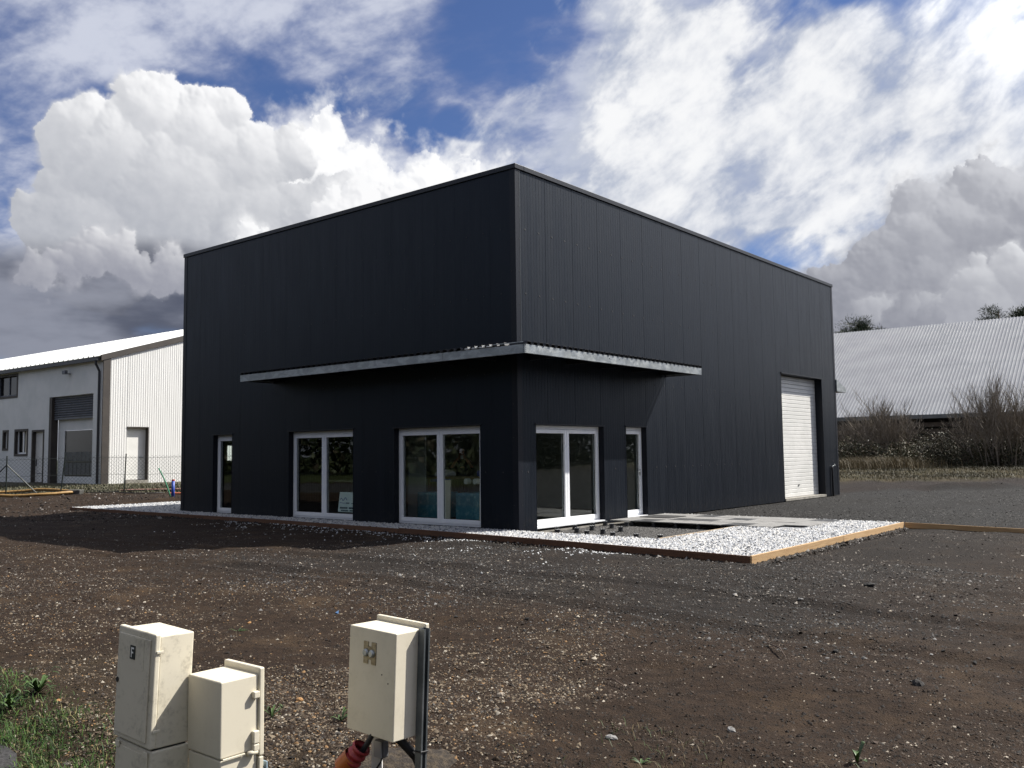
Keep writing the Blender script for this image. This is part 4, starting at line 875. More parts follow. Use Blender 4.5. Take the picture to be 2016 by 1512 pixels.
    gb('leaf', d0+.02, d1-.02, .20, .25, .55, DZ-.03, M_DOORW); gb('shadow_jamb', d1-.02, d1+.02, -.04, .26, .4, DZ, M_BROWN); gb('head', d0, d1, -.04, .26, DZ-.028, DZ+.02, M_BROWN); gb('threshold', d0-.02, d1+.02, -.06, .24, .30, .52, M_CONC); gb('handle', d1-.32, d1-.18, .16, .19, 1.62, 1.66, M_GALV)  # dark jamb on one side only stands in for the shadow strip
    MB().obox(W(-.06, -.02, Z0), G*.36, Ld*.06, UP*(EV-Z0+.1)).build('corner_trim', M_BROWN, wb)
    for sg, (u0, z0_, u1, z1_) in enumerate(((-.15, EV-.02, RW, RZ), (2*RW+.15, EV-.02, RW, RZ))):
        MB().prism([W(-.09, u0, z0_-.18), W(-.09, u1, z1_-.18), W(-.09, u1, z1_+.10), W(-.09, u0, z0_+.10)], Ld*.08).build('rake_trim', M_BROWN, wb)
    # roof sheets with standing ribs
    prof = []; a = -.08
    while a < LEN: prof += [(a, 0), (a+.36, 0), (a+.39, .07), (a+.45, .07), (a+.48, 0)]; a += .5
    for sg in (0, 1):
        m = MB(); u0 = -.32 if sg == 0 else 2*RW+.32; z0_ = EV+.10-.32*(RZ-EV)/RW
        for (p, q), (p2, q2) in zip(prof, prof[1:]): m.face([W(p, u0, z0_+q), W(p2, u0, z0_+q2), W(p2, RW, RZ+.13+q2), W(p, RW, RZ+.13+q)][::(-1 if sg == 0 else 1)])
        m.build('roof_slope', M_ROOFW, wb)
    m = MB(); m.obox(W(.0, -.34, EV-.20), Ld*LEN, G*.14, UP*.17); m.build('gutter', M_GUT, wb)
    MB().obox(W(.0, -.20, EV-.10), Ld*LEN, G*.2, UP*.05).build('soffit', M_GUT, wb)
    MB().tube([W(.2, -.27, EV-.2), W(.2, -.27, EV-.35), W(.2, -.09, EV-.7), W(.2, -.09, Z0+.1)], .06, 8).build('downpipe', M_GUT, wb)
    MB().obox(W(.02, .31, Z0-.2), Ld*(LEN-.1), G*.02, UP*.1).build('footing', M_CONC, wb)
workshop()

# ------------------------------------------------------------------ chain-link fence, hose, pipes by the left bank
M_GREENM = mat('green_coated_metal', (.006, .014, .010), .5); M_WIRE = mat('fence_wire', (.035, .045, .04), .5)
def gz1(v): return float(ground_h(np.array([v.x]), np.array([v.y]))[0])
def fence():
    L0, S0 = -16.4, 38.0; fd = Vector((.985, .17))
    P = lambda u, z: LS(L0+fd.x*u, S0+fd.y*u, z)
    us = [-9.7, -7.1, -4.6, -2.5, 0., 2.3, 4.8]
    e = thing('chain_link_fence', P(-2.5, .25), 'low green chain-link fence with thin leaning posts before the white workshop', 'fence')
    g = lambda u: gz1(P(u, 0))
    lean = {-2.5: .16, 0.: .06, 2.3: .05}
    for u in us:
        a = P(u, g(u)-.1); b = P(u+lean.get(u, .0), g(u)+1.62); MB().tube([a, b], .026, 6).build('post', M_GREENM, e)
    uc = -4.6; top = P(uc, g(uc)+1.25)
    for du in (-1.15, 1.25): MB().tube([P(uc+du, g(uc+du)-.05), top], .024, 6).build('stay', M_GREENM, e)
    V = []; F = []; st = .075; hh = 1.5; n = int((us[-1]-us[0])/st); rows = int(hh/st)
    nrm = Vector((F2.x, F2.y, 0)); r = .0032
    def seg(a, b):
        k = len(V); d = (b-a).normalized(); s1 = d.cross(nrm)*r; V.extend([a+s1, a-s1, b-s1, b+s1]); F.append((k, k+1, k+2, k+3))
    for i in range(n):
        u = us[0]+i*st
        for j in range(rows):
            z = j*st+.04; b0 = g(u)
            if (i+j) % 2 == 0: seg(P(u, b0+z), P(u+st, b0+z+st))
            else: seg(P(u, b0+z+st), P(u+st, b0+z))
    o = np_mesh('wire_mesh', [tuple(v) for v in V], F, M_WIRE); attach(o, e); o['kind'] = 'stuff'
    for z in (.08, .75, 1.45):
        MB().tube([P(u, g(u)+z) for u in np.linspace(us[0], us[-1], 12)], .006, 4).build('line_wire', M_WIRE, e)
    c = LS(-20.0, 36.9); M_OCH = mat('ochre_duct', rough=.6, fn=mottled((.22, .12, .032), (.30, .18, .055), 6, 60, .2))
    ring = [c + Vector((0, 0, gz1(c)+.12)) + R2*(2.0*math.cos(t))*(1+.05*math.sin(3*t)) + F2*(1.1*math.sin(t)) + Vector((0, 0, .03*math.sin(2*t)+.05)) for t in np.linspace(.2, 2*math.pi+.1, 60)]
    for v in ring: v.z = gz1(v)+.10+.03*math.sin(v.x*2)
    tag(MB().tube(ring, .06, 8).build('coiled_duct', M_OCH, smooth=True), 'ochre plastic duct coiled on the ground by the braced fence post', 'duct')
    st_ = LS(-18.3, 36.8); tag(MB().obox(st_+Vector((0, 0, gz1(st_)-.03)), R2*.55+F2*.1, F2*.4, Vector((.05, 0, .22))).build('concrete_block', mat('dark_concrete', rough=.9, fn=mottled((.05, .05, .045), (.09, .085, .08), 6, 40, .4, .02)), bevel=.04), 'dark lump of concrete inside the coiled duct', 'block')
    s2 = LS(-16.9, 38.5); tag(MB().obox(s2+Vector((0, 0, gz1(s2)+.03)), R2*2.6+F2*.15, F2*1.3, Vector((0, 0, .03))).build('steel_sheet', mat('rusty_plate', rough=.85, fn=mottled((.10, .045, .035), (.17, .085, .06), 3, 30, .2))), 'flat rusty brown sheet lying behind the chain-link fence', 'sheet')
    s3 = LS(-17.7, 37.35); pts = [s3 + R2*u + Vector((0, 0, 0)) for u in np.linspace(0, 3.2, 9)]
    for i, v in enumerate(pts): v += F2*(.25*math.sin(i*.8)); v.z = gz1(v)+.03
    tag(MB().tube(pts, .018, 6).build('black_hose', M_SEAL, smooth=True), 'thin black hose lying along the fence line', 'hose')
    b0 = LS((342-1008)/FPX*35.2, 35.2); M_BP = mat('blue_pipe', (.02, .06, .34), .45)
    pe = thing('blue_pipe_stub', b0+Vector((0, 0, gz1(b0))), 'blue plastic pipe stub with red cap by the dark building', 'pipe')
    z0 = gz1(b0); MB().tube([b0+Vector((0, 0, z0-.1)), b0+Vector((0, 0, z0+.64))], .06, 12).build('pipe', M_BP, pe, smooth=True); MB().tube([b0+Vector((0, 0, z0+.642)), b0+Vector((0, 0, z0+.70))], .062, 12).build('cap', mat('red_cap', (.42, .05, .04), .5), pe)
    g0 = LS((337-1008)/FPX*35.5, 35.5); zz = gz1(g0); q = [g0+Vector((0, 0, zz))+R2*(-.46*t*t*.4-.30*t)+Vector((0, 0, 1.13*t)) for t in np.linspace(0, 1, 8)]
    tag(MB().tube(q, .026, 7).build('green_hose', mat('green_hose', (.03, .20, .10), .5), smooth=True), 'bent green plastic tube sticking out beside the blue pipe', 'tube')
    o0 = LS((352-1008)/FPX*36.5, 36.6); tag(MB().tube([o0+Vector((0, 0, gz1(o0)+.04))+R2*u for u in (-.35, .0, .5)], .05, 8).build('orange_pipe', mat('orange_pipe', (.45, .13, .06), .5)), 'short orange pipe end lying by the corner of the dark building', 'pipe')
fence()

# ------------------------------------------------------------------ barn on the right
M_BARN = mat('barn_roof_sheet', rough=.5, fn=lambda t, b: (lambda p: t.put(b.inputs['Base Color'], t.mix(t.ramp(t.noise(p, .5, 6, .65), .35, .7), (.215, .224, .244), (.265, .274, .292))))(geo(t)))
M_BARNW = mat('barn_board', rough=.9, fn=mottled((.06, .046, .034), (.10, .077, .057), 2, 30, .2))
def barn():
    E0 = (24.0, 66.0); ed = (.788, -.616); pd = (.616, .788); b0 = LS(*E0, .8)
    Ed = R2*ed[0]+F2*ed[1]; Pd = R2*pd[0]+F2*pd[1]; UP = Vector((0, 0, 1)); O = Vector((b0.x, b0.y, 0)); W = lambda t, u, z: O+Ed*t+Pd*u+UP*z
    T0, T1, EV, RW, RZ = -34., 22., 3.95, 12.3, 11.75
    bn = thing('barn', b0, 'large barn with steep pale ribbed metal roof behind bare shrubs', 'barn')
    prof = []; a = T0
    while a < T1: prof += [(a, 0), (a+.16, 0), (a+.175, .055), (a+.215, .055), (a+.23, 0)]; a += .24
    n = 4
    for c in range(n):                                   # four courses of sheets, each lapping the next by a step
        f0, f1 = c/n, (c+1)/n; dz0 = .006; m = MB()
        for (p, q), (p2, q2) in zip(prof, prof[1:]):
            ua, ub = RW*f0-.06, RW*f1; za, zb = EV+(RZ-EV)*ua/RW+dz0, EV+(RZ-EV)*ub/RW
            m.face([W(p, ua, za+q), W(p2, ua, za+q2), W(p2, ub, zb+q2), W(p, ub, zb+q)])
        m.build('roof_course', M_BARN, bn)
    MB().prism([W(T0, RW+.02, RZ), W(T0, 2*RW, EV), W(T0, 2*RW, EV-.1), W(T0, RW+.02, RZ-.12), W(T0, 0, EV-.1), W(T0, 0, EV-.02)], Ed*(T1-T0)).build('roof_structure', M_BARNW, bn)
    m = MB(); m.obox(W(T0, -.22, EV-.28), Ed*(T1-T0), Pd*.16, UP*.27); m.build('gutter', mat('dull_gutter', rough=.6, fn=mottled((.10, .106, .106), (.14, .147, .147), 2, 20, .05)), bn)
    for k in range(15): MB().obox(W(T0+1+k*3.8, .25, .4), Ed*.25, Pd*.25, UP*(EV-.6)).build('post', M_BARNW, bn)
    for z in (2.2, 2.65, 3.1): MB().obox(W(T0, .15, z), Ed*(T1-T0), Pd*.08, UP*.30).build('board', M_BARNW, bn)
    MB().obox(W(T0, 5.0, .3), Ed*(T1-T0), Pd*.2, UP*(EV-.2)).build('inner_wall', M_GUT, bn)
barn()

# ------------------------------------------------------------------ vegetation
def leaf_mat(name, c1, c2, sc_=.8, tr=.25):
    def fn(t, b):
        at = t.n('ShaderNodeVertexColor', layer_name='Col').outputs['Color']; t.put(b.inputs['Base Color'], at)
        b.inputs['Roughness'].default_value = .6; b.inputs['Specular IOR Level'].default_value = .25
    return mat(name, rough=.7, fn=fn)
M_LEAF = leaf_mat('foliage', 0, 0)
M_TWIG = mat('twig_bark', rough=.9, fn=mottled((.13, .11, .085), (.21, .18, .145), 4, 60, .3)); M_BARK = mat('pine_bark', rough=.95, fn=mottled((.05, .033, .024), (.11, .075, .055), 3, 25, .6, .03))
def cards(name, P, size, cols, parent=None, aspect=.5, up=0.0, seed=0):
    """leaf-sized quads, each with its own place, turn and colour"""
    n = len(P); rg = np.random.default_rng(seed); a = rg.normal(0, 1, (n, 3)); a[:, 2] += up; a /= np.linalg.norm(a, axis=1, keepdims=True)
    b = rg.normal(0, 1, (n, 3)); b -= a*(a*b).sum(1, keepdims=True); b /= np.linalg.norm(b, axis=1, keepdims=True)
    s = np.asarray(size)*rg.uniform(.6, 1.3, n); A = a*s[:, None]; B = b*(s*aspect)[:, None]; P = np.asarray(P)
    V = np.stack([P-A*.2, P+A*.35+B*.5, P+A, P+A*.35-B*.5], 1).reshape(-1, 3); F = np.arange(4*n).reshape(n, 4)
    C = np.concatenate([np.repeat(np.asarray(cols)[:, None, :], 4, 1), np.ones((n, 4, 1))], -1).reshape(-1, 4)
    o = np_mesh(name, V, F, M_LEAF, C)
    if parent: attach(o, parent)
    return o
def blades(name, P, hgt, width, cols, bend=.5, seed=0, parent=None):
    n = len(P); rg = np.random.default_rng(seed); t = rg.uniform(0, 6.283, n); d = np.stack([np.cos(t), np.sin(t), 0*t], 1); sd = np.stack([-np.sin(t), np.cos(t), 0*t], 1)
    h = np.asarray(hgt); w_ = np.broadcast_to(width, (n,)); bd = rg.uniform(.1, 1.3, n)*bend; P = np.asarray(P); z = np.array([0, 0, 1.])
    m1 = P + d*(h*bd*.35)[:, None] + z*(h*.6)[:, None]; tip = P + d*(h*bd)[:, None] + z*(h*(1-.25*bd))[:, None]
    V = np.stack([P-sd*(w_/2)[:, None], P+sd*(w_/2)[:, None], m1+sd*(w_*.4)[:, None], m1-sd*(w_*.4)[:, None], tip], 1).reshape(-1, 3)
    k = (np.arange(n)*5)[:, None]; F = np.concatenate([k+np.array([[0, 1, 2]]), k+np.array([[0, 2, 3]]), k+np.array([[3, 2, 4]])], 1).reshape(-1, 3)
    C = np.concatenate([np.repeat(np.asarray(cols)[:, None, :], 5, 1), np.ones((n, 5, 1))], -1).reshape(-1, 4)
    o = np_mesh(name, V, F, M_LEAF, C)
    if parent: attach(o, parent)
    return o
def shrub(name, l, s, wid, hgt, stems, label, seed, buds=0):
    rr = random.Random(seed); b = LS(l, s); z0 = gz1(b); e = thing(name, (b.x, b.y, z0), label, 'shrub', 'bare shrubs before the barn'); V = MB(); tips = []; st = MB()
    def limb(mb, p, d, ln, r, lv):
        pts = [p]; n = 4; q = p.copy(); dd = d.copy()
        for i in range(n):
            dd = (dd + Vector((rr.gauss(0, .10), rr.gauss(0, .10), .07+rr.gauss(0, .05)))).normalized(); q = q + dd*(ln/n); pts.append(q.copy())
        mb.tube(pts, [r*(1-.75*i/n) for i in range(n+1)], 4 if lv == 0 else 3, False)
        if lv < 2:
            for k in range(8 if lv == 0 else 6):
                t = rr.uniform(.3, 1.0); i = min(int(t*n), n-1); p2 = pts[i].lerp(pts[i+1], t*n-i)
                d2 = (dd + Vector((rr.gauss(0, .42), rr.gauss(0, .42), .25+rr.gauss(0, .15)))).normalized(); limb(V, p2, d2, ln*rr.uniform(.30, .55), r*.5, lv+1)
        else: tips.append(q)
    for k in range(stems):
        a = rr.uniform(0, 6.283); rad = rr.uniform(0, .34)*wid; p = Vector((b.x+rad*math.cos(a), b.y+rad*math.sin(a), z0-.05)); sp = rad/(.34*wid)
        d = Vector((math.cos(a)*.52*sp, math.sin(a)*.52*sp, 1)).normalized(); limb(st, p, d, hgt*rr.uniform(.50, .74)*(1-.22*sp), rr.uniform(.022, .04), 0)
    st.build('stem', M_TWIG, e)['kind'] = 'stuff'; V.build('twigs', M_TWIG, e)['kind'] = 'stuff'
shrub('bare_shrub', (1738-1008)/FPX*53, 53, 4.4, 4.3, 80, 'rounded bare twiggy shrub standing right of the dark building', 5)
shrub('bare_shrub', (1965-1008)/FPX*50, 50, 4.8, 5.4, 80, 'taller bare twiggy shrub at the right border of the picture', 9)
shrub('bare_shrub', (2085-1008)/FPX*51, 51, 4.0, 5.6, 34, 'bare shrub mostly cut off by the right border', 11)
shrub('bare_shrub', (1668-1008)/FPX*54, 54, 3.0, 2.9, 22, 'small bare shrub beside the far corner of the dark building', 12)
def bramble(px, s, wid, hgt, label, seed, tone):
    l = (px-1008)/FPX*s; b = LS(l, s); z0 = gz1(b); e = thing('bramble_bush', (b.x, b.y, z0), label, 'bush', 'dark brambles before the barn'); rg = np.random.default_rng(seed)
    n = 9000; u = rg.uniform(0, 1, n)**.45; th = rg.uniform(0, 6.283, n); ph = np.arccos(rg.uniform(0, 1, n)); lump = 1+.28*np.sin(th*3+seed)*np.sin(ph*4+seed)+.12*np.sin(th*7+2*seed)
    x = u*lump*np.sin(ph)*np.cos(th)*wid/2; y = u*lump*np.sin(ph)*np.sin(th)*wid*.38; z = u*lump*np.cos(ph)*hgt
    P = np.stack([b.x+R2.x*x+F2.x*y, b.y+R2.y*x+F2.y*y, z0+np.abs(z)], 1)
    pal = np.array([(.034, .036, .018), (.048, .048, .022), (.075, .056, .036), (.022, .024, .014), (.095, .078, .05)])*tone; c = pal[rg.choice(5, n, p=[.3, .2, .25, .18, .07])]*rg.uniform(.7, 1.3, (n, 1))
    cards('leaves', P, .095, c, e, .5, 0, seed)['kind'] = 'stuff'
    m = MB(); rr = random.Random(seed)
    for k in range(46):
        a = rr.uniform(0, 6.283); q = Vector((b.x, b.y, z0)) + R2*rr.uniform(-.4, .4)*wid + F2*rr.uniform(-.3, .3)*wid*.7; d = Vector((math.cos(a)*.5, math.sin(a)*.5, 1)); h_ = hgt*rr.uniform(.5, 1.25)
        m.tube([q, q+d*h_*.6, q+d*h_*.85+Vector((math.cos(a), math.sin(a), -.2))*h_*.25], [.012, .009, .004], 3, False)
    m.build('canes', M_TWIG, e)['kind'] = 'stuff'
for k, (px, s, wd, h_, lb, tn) in enumerate([(1668, 51.5, 3.6, 2.2, 'low dark bramble bush just right of the dark building', 1.), (1755, 51, 3.8, 1.9, 'low brown bramble under the rounded bare shrub', 1.1), (1845, 52, 4.2, 2.9, 'high dark evergreen bramble mound in the gap between the bare shrubs', .7),
        (1920, 50.5, 3.6, 2.1, 'dark bramble at the left foot of the taller bare shrub', .85), (2005, 50, 3.8, 2.4, 'dark bramble under the taller bare shrub at the picture border', .8), (2100, 50, 4, 2.3, 'bramble cut off by the right border', .9), (1795, 54, 5, 2.2, 'brownish bramble behind the gap between the shrubs', 1.2), (1700, 55, 5, 2.4, 'brownish bramble behind the rounded bare shrub', 1.15), (1950, 54, 5.5, 2.6, 'brownish bramble behind the taller bare shrub', 1.1)]): bramble(px, s, wd, h_*.66, lb, 20+k, tn*1.35)
def pine(px, top, s, wid, label, seed, crown=.32):
    l = (px-1008)/FPX*s; b = LS(l, s); z0 = gz1(b); zt = 1.6+(914-.0106*(px+1135)-top)/FPX*s; hgt = zt-z0; e = thing('pine_tree', (b.x, b.y, z0), label, 'tree', 'pines behind the barn'); rr = random.Random(seed); rg = np.random.default_rng(seed)
    top_ = Vector((b.x, b.y, zt-.4)); base = Vector((b.x, b.y, z0-.1)); tr = [base.lerp(top_, t)+R2*math.sin(t*3)*.2 for t in np.linspace(0, 1, 7)]
    MB().tube(tr, [.28*(1-.8*t) for t in np.linspace(0, 1, 7)], 8).build('trunk', M_BARK, e, smooth=True)
    br = MB(); P = []; nb = 26
    for k in range(nb):
        t = 1-crown*rr.random()**1.2; p = base.lerp(top_, t); a = rr.uniform(0, 6.283); ln = wid/2*rr.uniform(.35, 1.0)*(1 if t < .93 else .55); d = Vector((math.cos(a), math.sin(a), rr.uniform(.1, .55)))
        q = p+d*ln; br.tube([p, p.lerp(q, .5)+Vector((0, 0, -.1)), q], [.06, .04, .015], 4, False)
        for c in range(4):
            cc = p.lerp(q, rr.uniform(.5, 1.08))+Vector((rr.gauss(0, .25), rr.gauss(0, .25), rr.gauss(0, .2))); P.append(np.array(cc)+rg.normal(0, 1, (75, 3))*np.array([.34, .34, .24])*rr.uniform(.8, 1.4))
    br.build('branches', M_BARK, e)['kind'] = 'stuff'; P = np.concatenate(P); n = len(P); c = np.array([(.026, .040, .020), (.040, .055, .026), (.016, .026, .014)])[rg.choice(3, n)]*rg.uniform(.7, 1.3, (n, 1))
    cards('crown', P, .30, c, e, .16, .6, seed)['kind'] = 'stuff'
pine(1695, 633, 105, 4.6, 'round-headed pine peeping over the left end of the barn ridge', 31); pine(1735, 646, 108, 2.4, 'small pine tip over the barn ridge, right of the round-headed pine', 32); pine(1662, 650, 104, 2.2, 'low pine tip close to the dark building over the barn ridge', 33)
pine(1975, 606, 100, 4.0, 'leafy pine over the barn ridge near the right border', 34); pine(2020, 611, 98, 3.6, 'pine over the barn ridge cut by the right border', 35); pine(1950, 625, 102, 1.6, 'smallest pine tip over the barn ridge near the right border', 36)
def field_grass():
    n = 60000; s = RNG.uniform(38.5, 51, n); l = RNG.uniform(.33, .62, n)*s; x = CAM.x+R2.x*l+F2.x*s; y = CAM.y+R2.y*l+F2.y*s
    k = RNG.random(n) < np.clip(.55+1.2*vnoise(x*.5, y*.5, 51), .1, 1)*sstep(s, 38.5, 41); x, y, s, l = x[k], y[k], s[k], l[k]; n = len(x)
    c = pick([(.040, .037, .014), (.058, .046, .021), (.030, .033, .012), (.075, .058, .030)], n, [.3, .3, .25, .15])
    o = blades('field_grass', np.stack([x, y, ground_h(x, y)], 1), RNG.uniform(.04, .15, n), .012, c, .9, 3); tag(o, 'rough yellowish grass of the field behind the yard', 'grass', kind='stuff')
    n = 5200; s = RNG.normal(49, .9, n); l = RNG.normal((1715-1008)/FPX*49, 1.25, n); x = CAM.x+R2.x*l+F2.x*s; y = CAM.y+R2.y*l+F2.y*s
    c = pick([(.13, .10, .052), (.09, .072, .038), (.17, .135, .075)], n)
    o = blades('dry_grass', np.stack([x, y, ground_h(x, y)], 1), RNG.uniform(.25, .80, n), .014, c, .6, 4); tag(o, 'clump of tall straw-coloured dry grass in front of the brambles', 'grass', kind='stuff')
    n = 5000; s = RNG.uniform(37.5, 42.5, n); l = RNG.uniform(-.6, -.36, n)*s; x = CAM.x+R2.x*l+F2.x*s; y = CAM.y+R2.y*l+F2.y*s
    o = blades('bank_grass', np.stack([x, y, ground_h(x, y)], 1), RNG.uniform(.03, .12, n), .03, pick([(.055, .058, .028), (.085, .078, .043)], n), .7, 5); tag(o, 'sparse short grass on the gravel strip before the white workshop', 'grass', kind='stuff')
field_grass()
def verge_grass():
    n = 90000; x = RNG.uniform(3.4, 9.2, n); y = RNG.uniform(-13.3, -11.2, n)
    lim = -11.82 - .07*np.clip(x-4.6, 0, 4) + .34*vnoise(x*1.6, y*1.6, 61) + .05*np.clip(5-x, 0, 2)
    dn = sstep(lim-y, -.25, .55)**1.5*np.clip(.75+1.1*vnoise(x*3, y*3, 62), .05, 1); k = (RNG.random(n) < dn) & (y > road_edge(x)+.02+.06*RNG.normal(size=n)); x, y = x[k], y[k]; n = len(x)
    c = pick([(.024, .058, .009), (.040, .086, .014), (.016, .040, .007), (.066, .105, .020), (.16, .14, .06)], n, [.32, .27, .20, .11, .10])
    o = blades('verge_grass', np.stack([x, y, ground_h(x, y)-.005], 1), np.clip(RNG.lognormal(-3.3, .5, n), .015, .15), .0050, c, 1.5, 6); tag(o, 'green grass verge beside the road in the lower left corner', 'grass', kind='stuff')
    n = 900; x = RNG.uniform(8.6, 10.6, n); y = RNG.uniform(-11.0, -9.9, n); k = RNG.random(n) < np.clip(.2+2.2*vnoise(x*2, y*2, 64), 0, 1); x, y = x[k], y[k]; n = len(x)
    o = blades('straw', np.stack([x, y, ground_h(x, y)], 1), RNG.uniform(.02, .07, n), .004, pick([(.12, .09, .045), (.035, .055, .012), (.08, .06, .028)], n), 1.3, 7); tag(o, 'thin straw and sprouting grass at the lower edge of the soil', 'grass', kind='stuff')
verge_grass()
def weed(px, py, nb, ln, wd, label, seed, col=(.032, .060, .014), up=.5):
    d = direction(px, py); t = (-.09-CAM.z)/d.z; p = CAM+d*t; p.z = gz1(p); e = thing('weed', p, label, 'plant', 'weeds sprouting from the soil'); rr = random.Random(seed)
    for k in range(nb):
        a = rr.uniform(0, 6.283); L_ = ln*rr.uniform(.6, 1.15); dx = Vector((math.cos(a), math.sin(a), 0)); sd = Vector((-dx.y, dx.x, 0)); u_ = rr.uniform(.3, 1.2)*up
        prof = [(0, .25, 0), (.3, .8, .5*u_), (.65, 1.0, .9*u_), (.9, .5, .85*u_), (1.0, .05, .75*u_)]; m = MB(); row = []
        for (f, w_, z) in prof: c = p + dx*(L_*f*(1-.25*u_)) + Vector((0, 0, L_*z)); m.v += [tuple(c+sd*wd*w_/2), tuple(c+Vector((0, 0, -.12*wd))), tuple(c-sd*wd*w_/2)]
        for i in range(4): b_ = i*3; m.f += [(b_, b_+1, b_+4, b_+3), (b_+1, b_+2, b_+5, b_+4)]
        g_ = rr.uniform(.7, 1.25); m.build('leaf', mat(f'weed_leaf_{rr.randint(0, 4)}', rough=.5, fn=mottled(tuple(q*g_ for q in col), tuple(q*g_*1.5 for q in col), 20, 60, .1)), e, smooth=True)
weed(75, 1372, 26, .17, .022, 'broad-leaved weed tuft at the edge of the verge grass', 1, up=.9); weed(20, 1395, 20, .15, .02, 'weed tuft at the left border above the verge grass', 2, up=.9)
weed(535, 1415, 12, .11, .012, 'small weed right behind the lower cream cabinet', 3, up=.9); weed(672, 1422, 14, .10, .012, 'small weed at the left foot of the cabinet on the steel post', 4, up=.8)
weed(468, 1240, 10, .10, .012, 'flat weed in the soil above the lower cream cabinet', 5, up=.3); weed(1688, 1508, 4, .10, .032, 'seedling with two pale broad leaves at the bottom edge', 6, (.07, .12, .04), 1.1); weed(1262, 1500, 9, .07, .012, 'small weed on the sandy patch at the bottom edge', 7, up=.5)
def woods():
    """far-off woods across the road and beyond the yard; the windows mirror them"""
    def belt(name, pts, hgt, dep, n, label, seed, pal):
        rg = np.random.default_rng(seed); pts = [np.array(q, float) for q in pts]; ln = [np.linalg.norm(b-a) for a, b in zip(pts, pts[1:])]; tot = sum(ln); t = rg.uniform(0, tot, n); X = np.zeros((n, 2)); acc = 0
        for (a, b), L_ in zip(zip(pts, pts[1:]), ln): k = (t >= acc) & (t <= acc+L_); X[k] = a + (b-a)*((t[k]-acc)/L_)[:, None]; acc += L_
        X += rg.normal(0, dep/3, (n, 2)); top = hgt*(.75+.5*vnoise(X[:, 0]*.16, X[:, 1]*.16, seed)+.25*vnoise(X[:, 0]*.5, X[:, 1]*.5, seed+1)); z = top*rg.uniform(0, 1, n)**.75
        c = np.array(pal)[rg.choice(len(pal), n)]*rg.uniform(.85, 1.1, (n, 1))
        o = cards(name, np.concatenate([X, z[:, None]], 1), 0.55, c, None, .7, 0, seed); tag(o, label, 'woods', kind='stuff')
    pal = [(.030, .042, .018), (.045, .055, .022), (.022, .03, .014), (.06, .052, .033)]
    belt('roadside_wood', [(-95, -34), (-30, -38), (30, -42), (60, -30)], 13, 6, 75000, 'dark wood across the road behind the photographer', 71, pal)
    belt('yard_wood', [(18, 92), (45, 72), (66, 40), (72, 0), (60, -30)], 12, 6, 70000, 'dark wood beyond the right side of the yard', 72, pal)
woods()

# ------------------------------------------------------------------ utility cabinets in the foreground
def cream_fn(dirt):
    def fn(t, b):
        p = geo(t); s = t.sep(p); n = t.noise(p, 7, 7, .68); sp = t.noise(p, 45, 4, .7); c = t.mix(t.ramp(n, .4, .75), (.60, .555, .445), (.565, .52, .41))
        c = t.mix(t.m('MULTIPLY', t.ramp(t.m('ADD', t.m('MULTIPLY', n, .6), t.m('MULTIPLY', sp, .5)), .54, .74), dirt), c, (.16, .14, .11))
        t.put(b.inputs['Base Color'], c); t.put(b.inputs['Normal'], t.bump(t.noise(p, 260, 2, .5), .10, .0008))
    return fn
M_CAB = mat('cream_polyester', rough=.55, spec=.35, fn=cream_fn(.10)); M_CABD = mat('weathered_cream_polyester', rough=.65, spec=.3, fn=cream_fn(.42))
def lean(e, ang): e.rotation_euler = Matrix.Rotation(ang, 3, F2).to_euler()
GB = -.15
def cabinet_F():
    ang = math.radians(2.2); h = .826-GB; c = CAM+direction(305, 1245)*3.95; c = c - R2*(h*math.sin(ang)); x1, y0, zt = c.x, c.y, .826; x0 = x1-.325; y1 = y0+.20; zs = .325
    e = thing('utility_cabinet', ((x0+x1)/2, (y0+y1)/2, GB), 'tall weathered cream utility cabinet marked F, leaning, left of the pair', 'cabinet', 'utility cabinets by the road')
    MB().box(x0+.012, x1-.012, y0+.034, y1, zs, zt-.012).build('body', M_CABD, e, bevel=.006)
    rim = MB(); rim.box(x0, x1, y0+.004, y0+.033, zs+.004, zt); rim.build('door_frame', M_CABD, e, bevel=.008, segs=3)
    dr = MB().box(x0+.022, x1-.030, y0-.004, y0+.0035, zs+.03, zt-.028).build('door', M_CABD, e, bevel=.0025)
    MB().box(x0+.07, x1-.075, y0-.0055, y0-.0042, zt-.17, zt-.035).build('label_recess', M_CABD, dr)
    pl = MB().box(x0+.135, x0+.178, y0-.0085, y0-.006, zt-.13, zt-.070).build('plate', mat('black_plate', (.008, .014, .014), .5), dr)
    # the letter F on the plate
    f = MB(); fx = x0+.146; yb, ya = y0-.0096, y0-.0087
    rc = [(fx, fx+.006, zt-.122, zt-.078), (fx+.006, fx+.024, zt-.085, zt-.078), (fx+.006, fx+.019, zt-.104, zt-.097)]; cells(rc, lambda a, z, d: (a, yb+d, z), ya-yb).build('letter_f', mat('white_ink', (.78, .78, .74), .6), dr)
    MB().tube([(x0+.03, y0-.007, .585), (x0+.03, y0-.0045, .585)], .012, 12).build('lock', M_SEAL, dr)
    for z in (zt-.085, zs+.075): MB().box(x1-.0005, x1+.006, y0+.012, y0+.045, z, z+.012).build('hinge', M_CABD, e, bevel=.002)
    b = MB().box(x0+.004, x1-.006, y0+.018, y1+.002, GB-.1, zs-.008).build('base_cabinet', M_CABD, e, bevel=.006)
    MB().box(x0+.03, x1-.03, y0+.012, y0+.0175, GB, zs-.03).build('base_cover', M_CABD, b, bevel=.003)
    for x in (x0+.02, x1-.06): MB().box(x, x+.035, y0+.006, y0+.0118, zs-.04, zs-.012).build('clip', M_CABD, b, bevel=.002)
    MB().box(x0+.02, x1-.02, y0+.03, y1-.01, zs-.0078, zs-.0005).build('joint', M_SEAL, e)
    lean(e, ang); return x1, y1
cabinet_F()
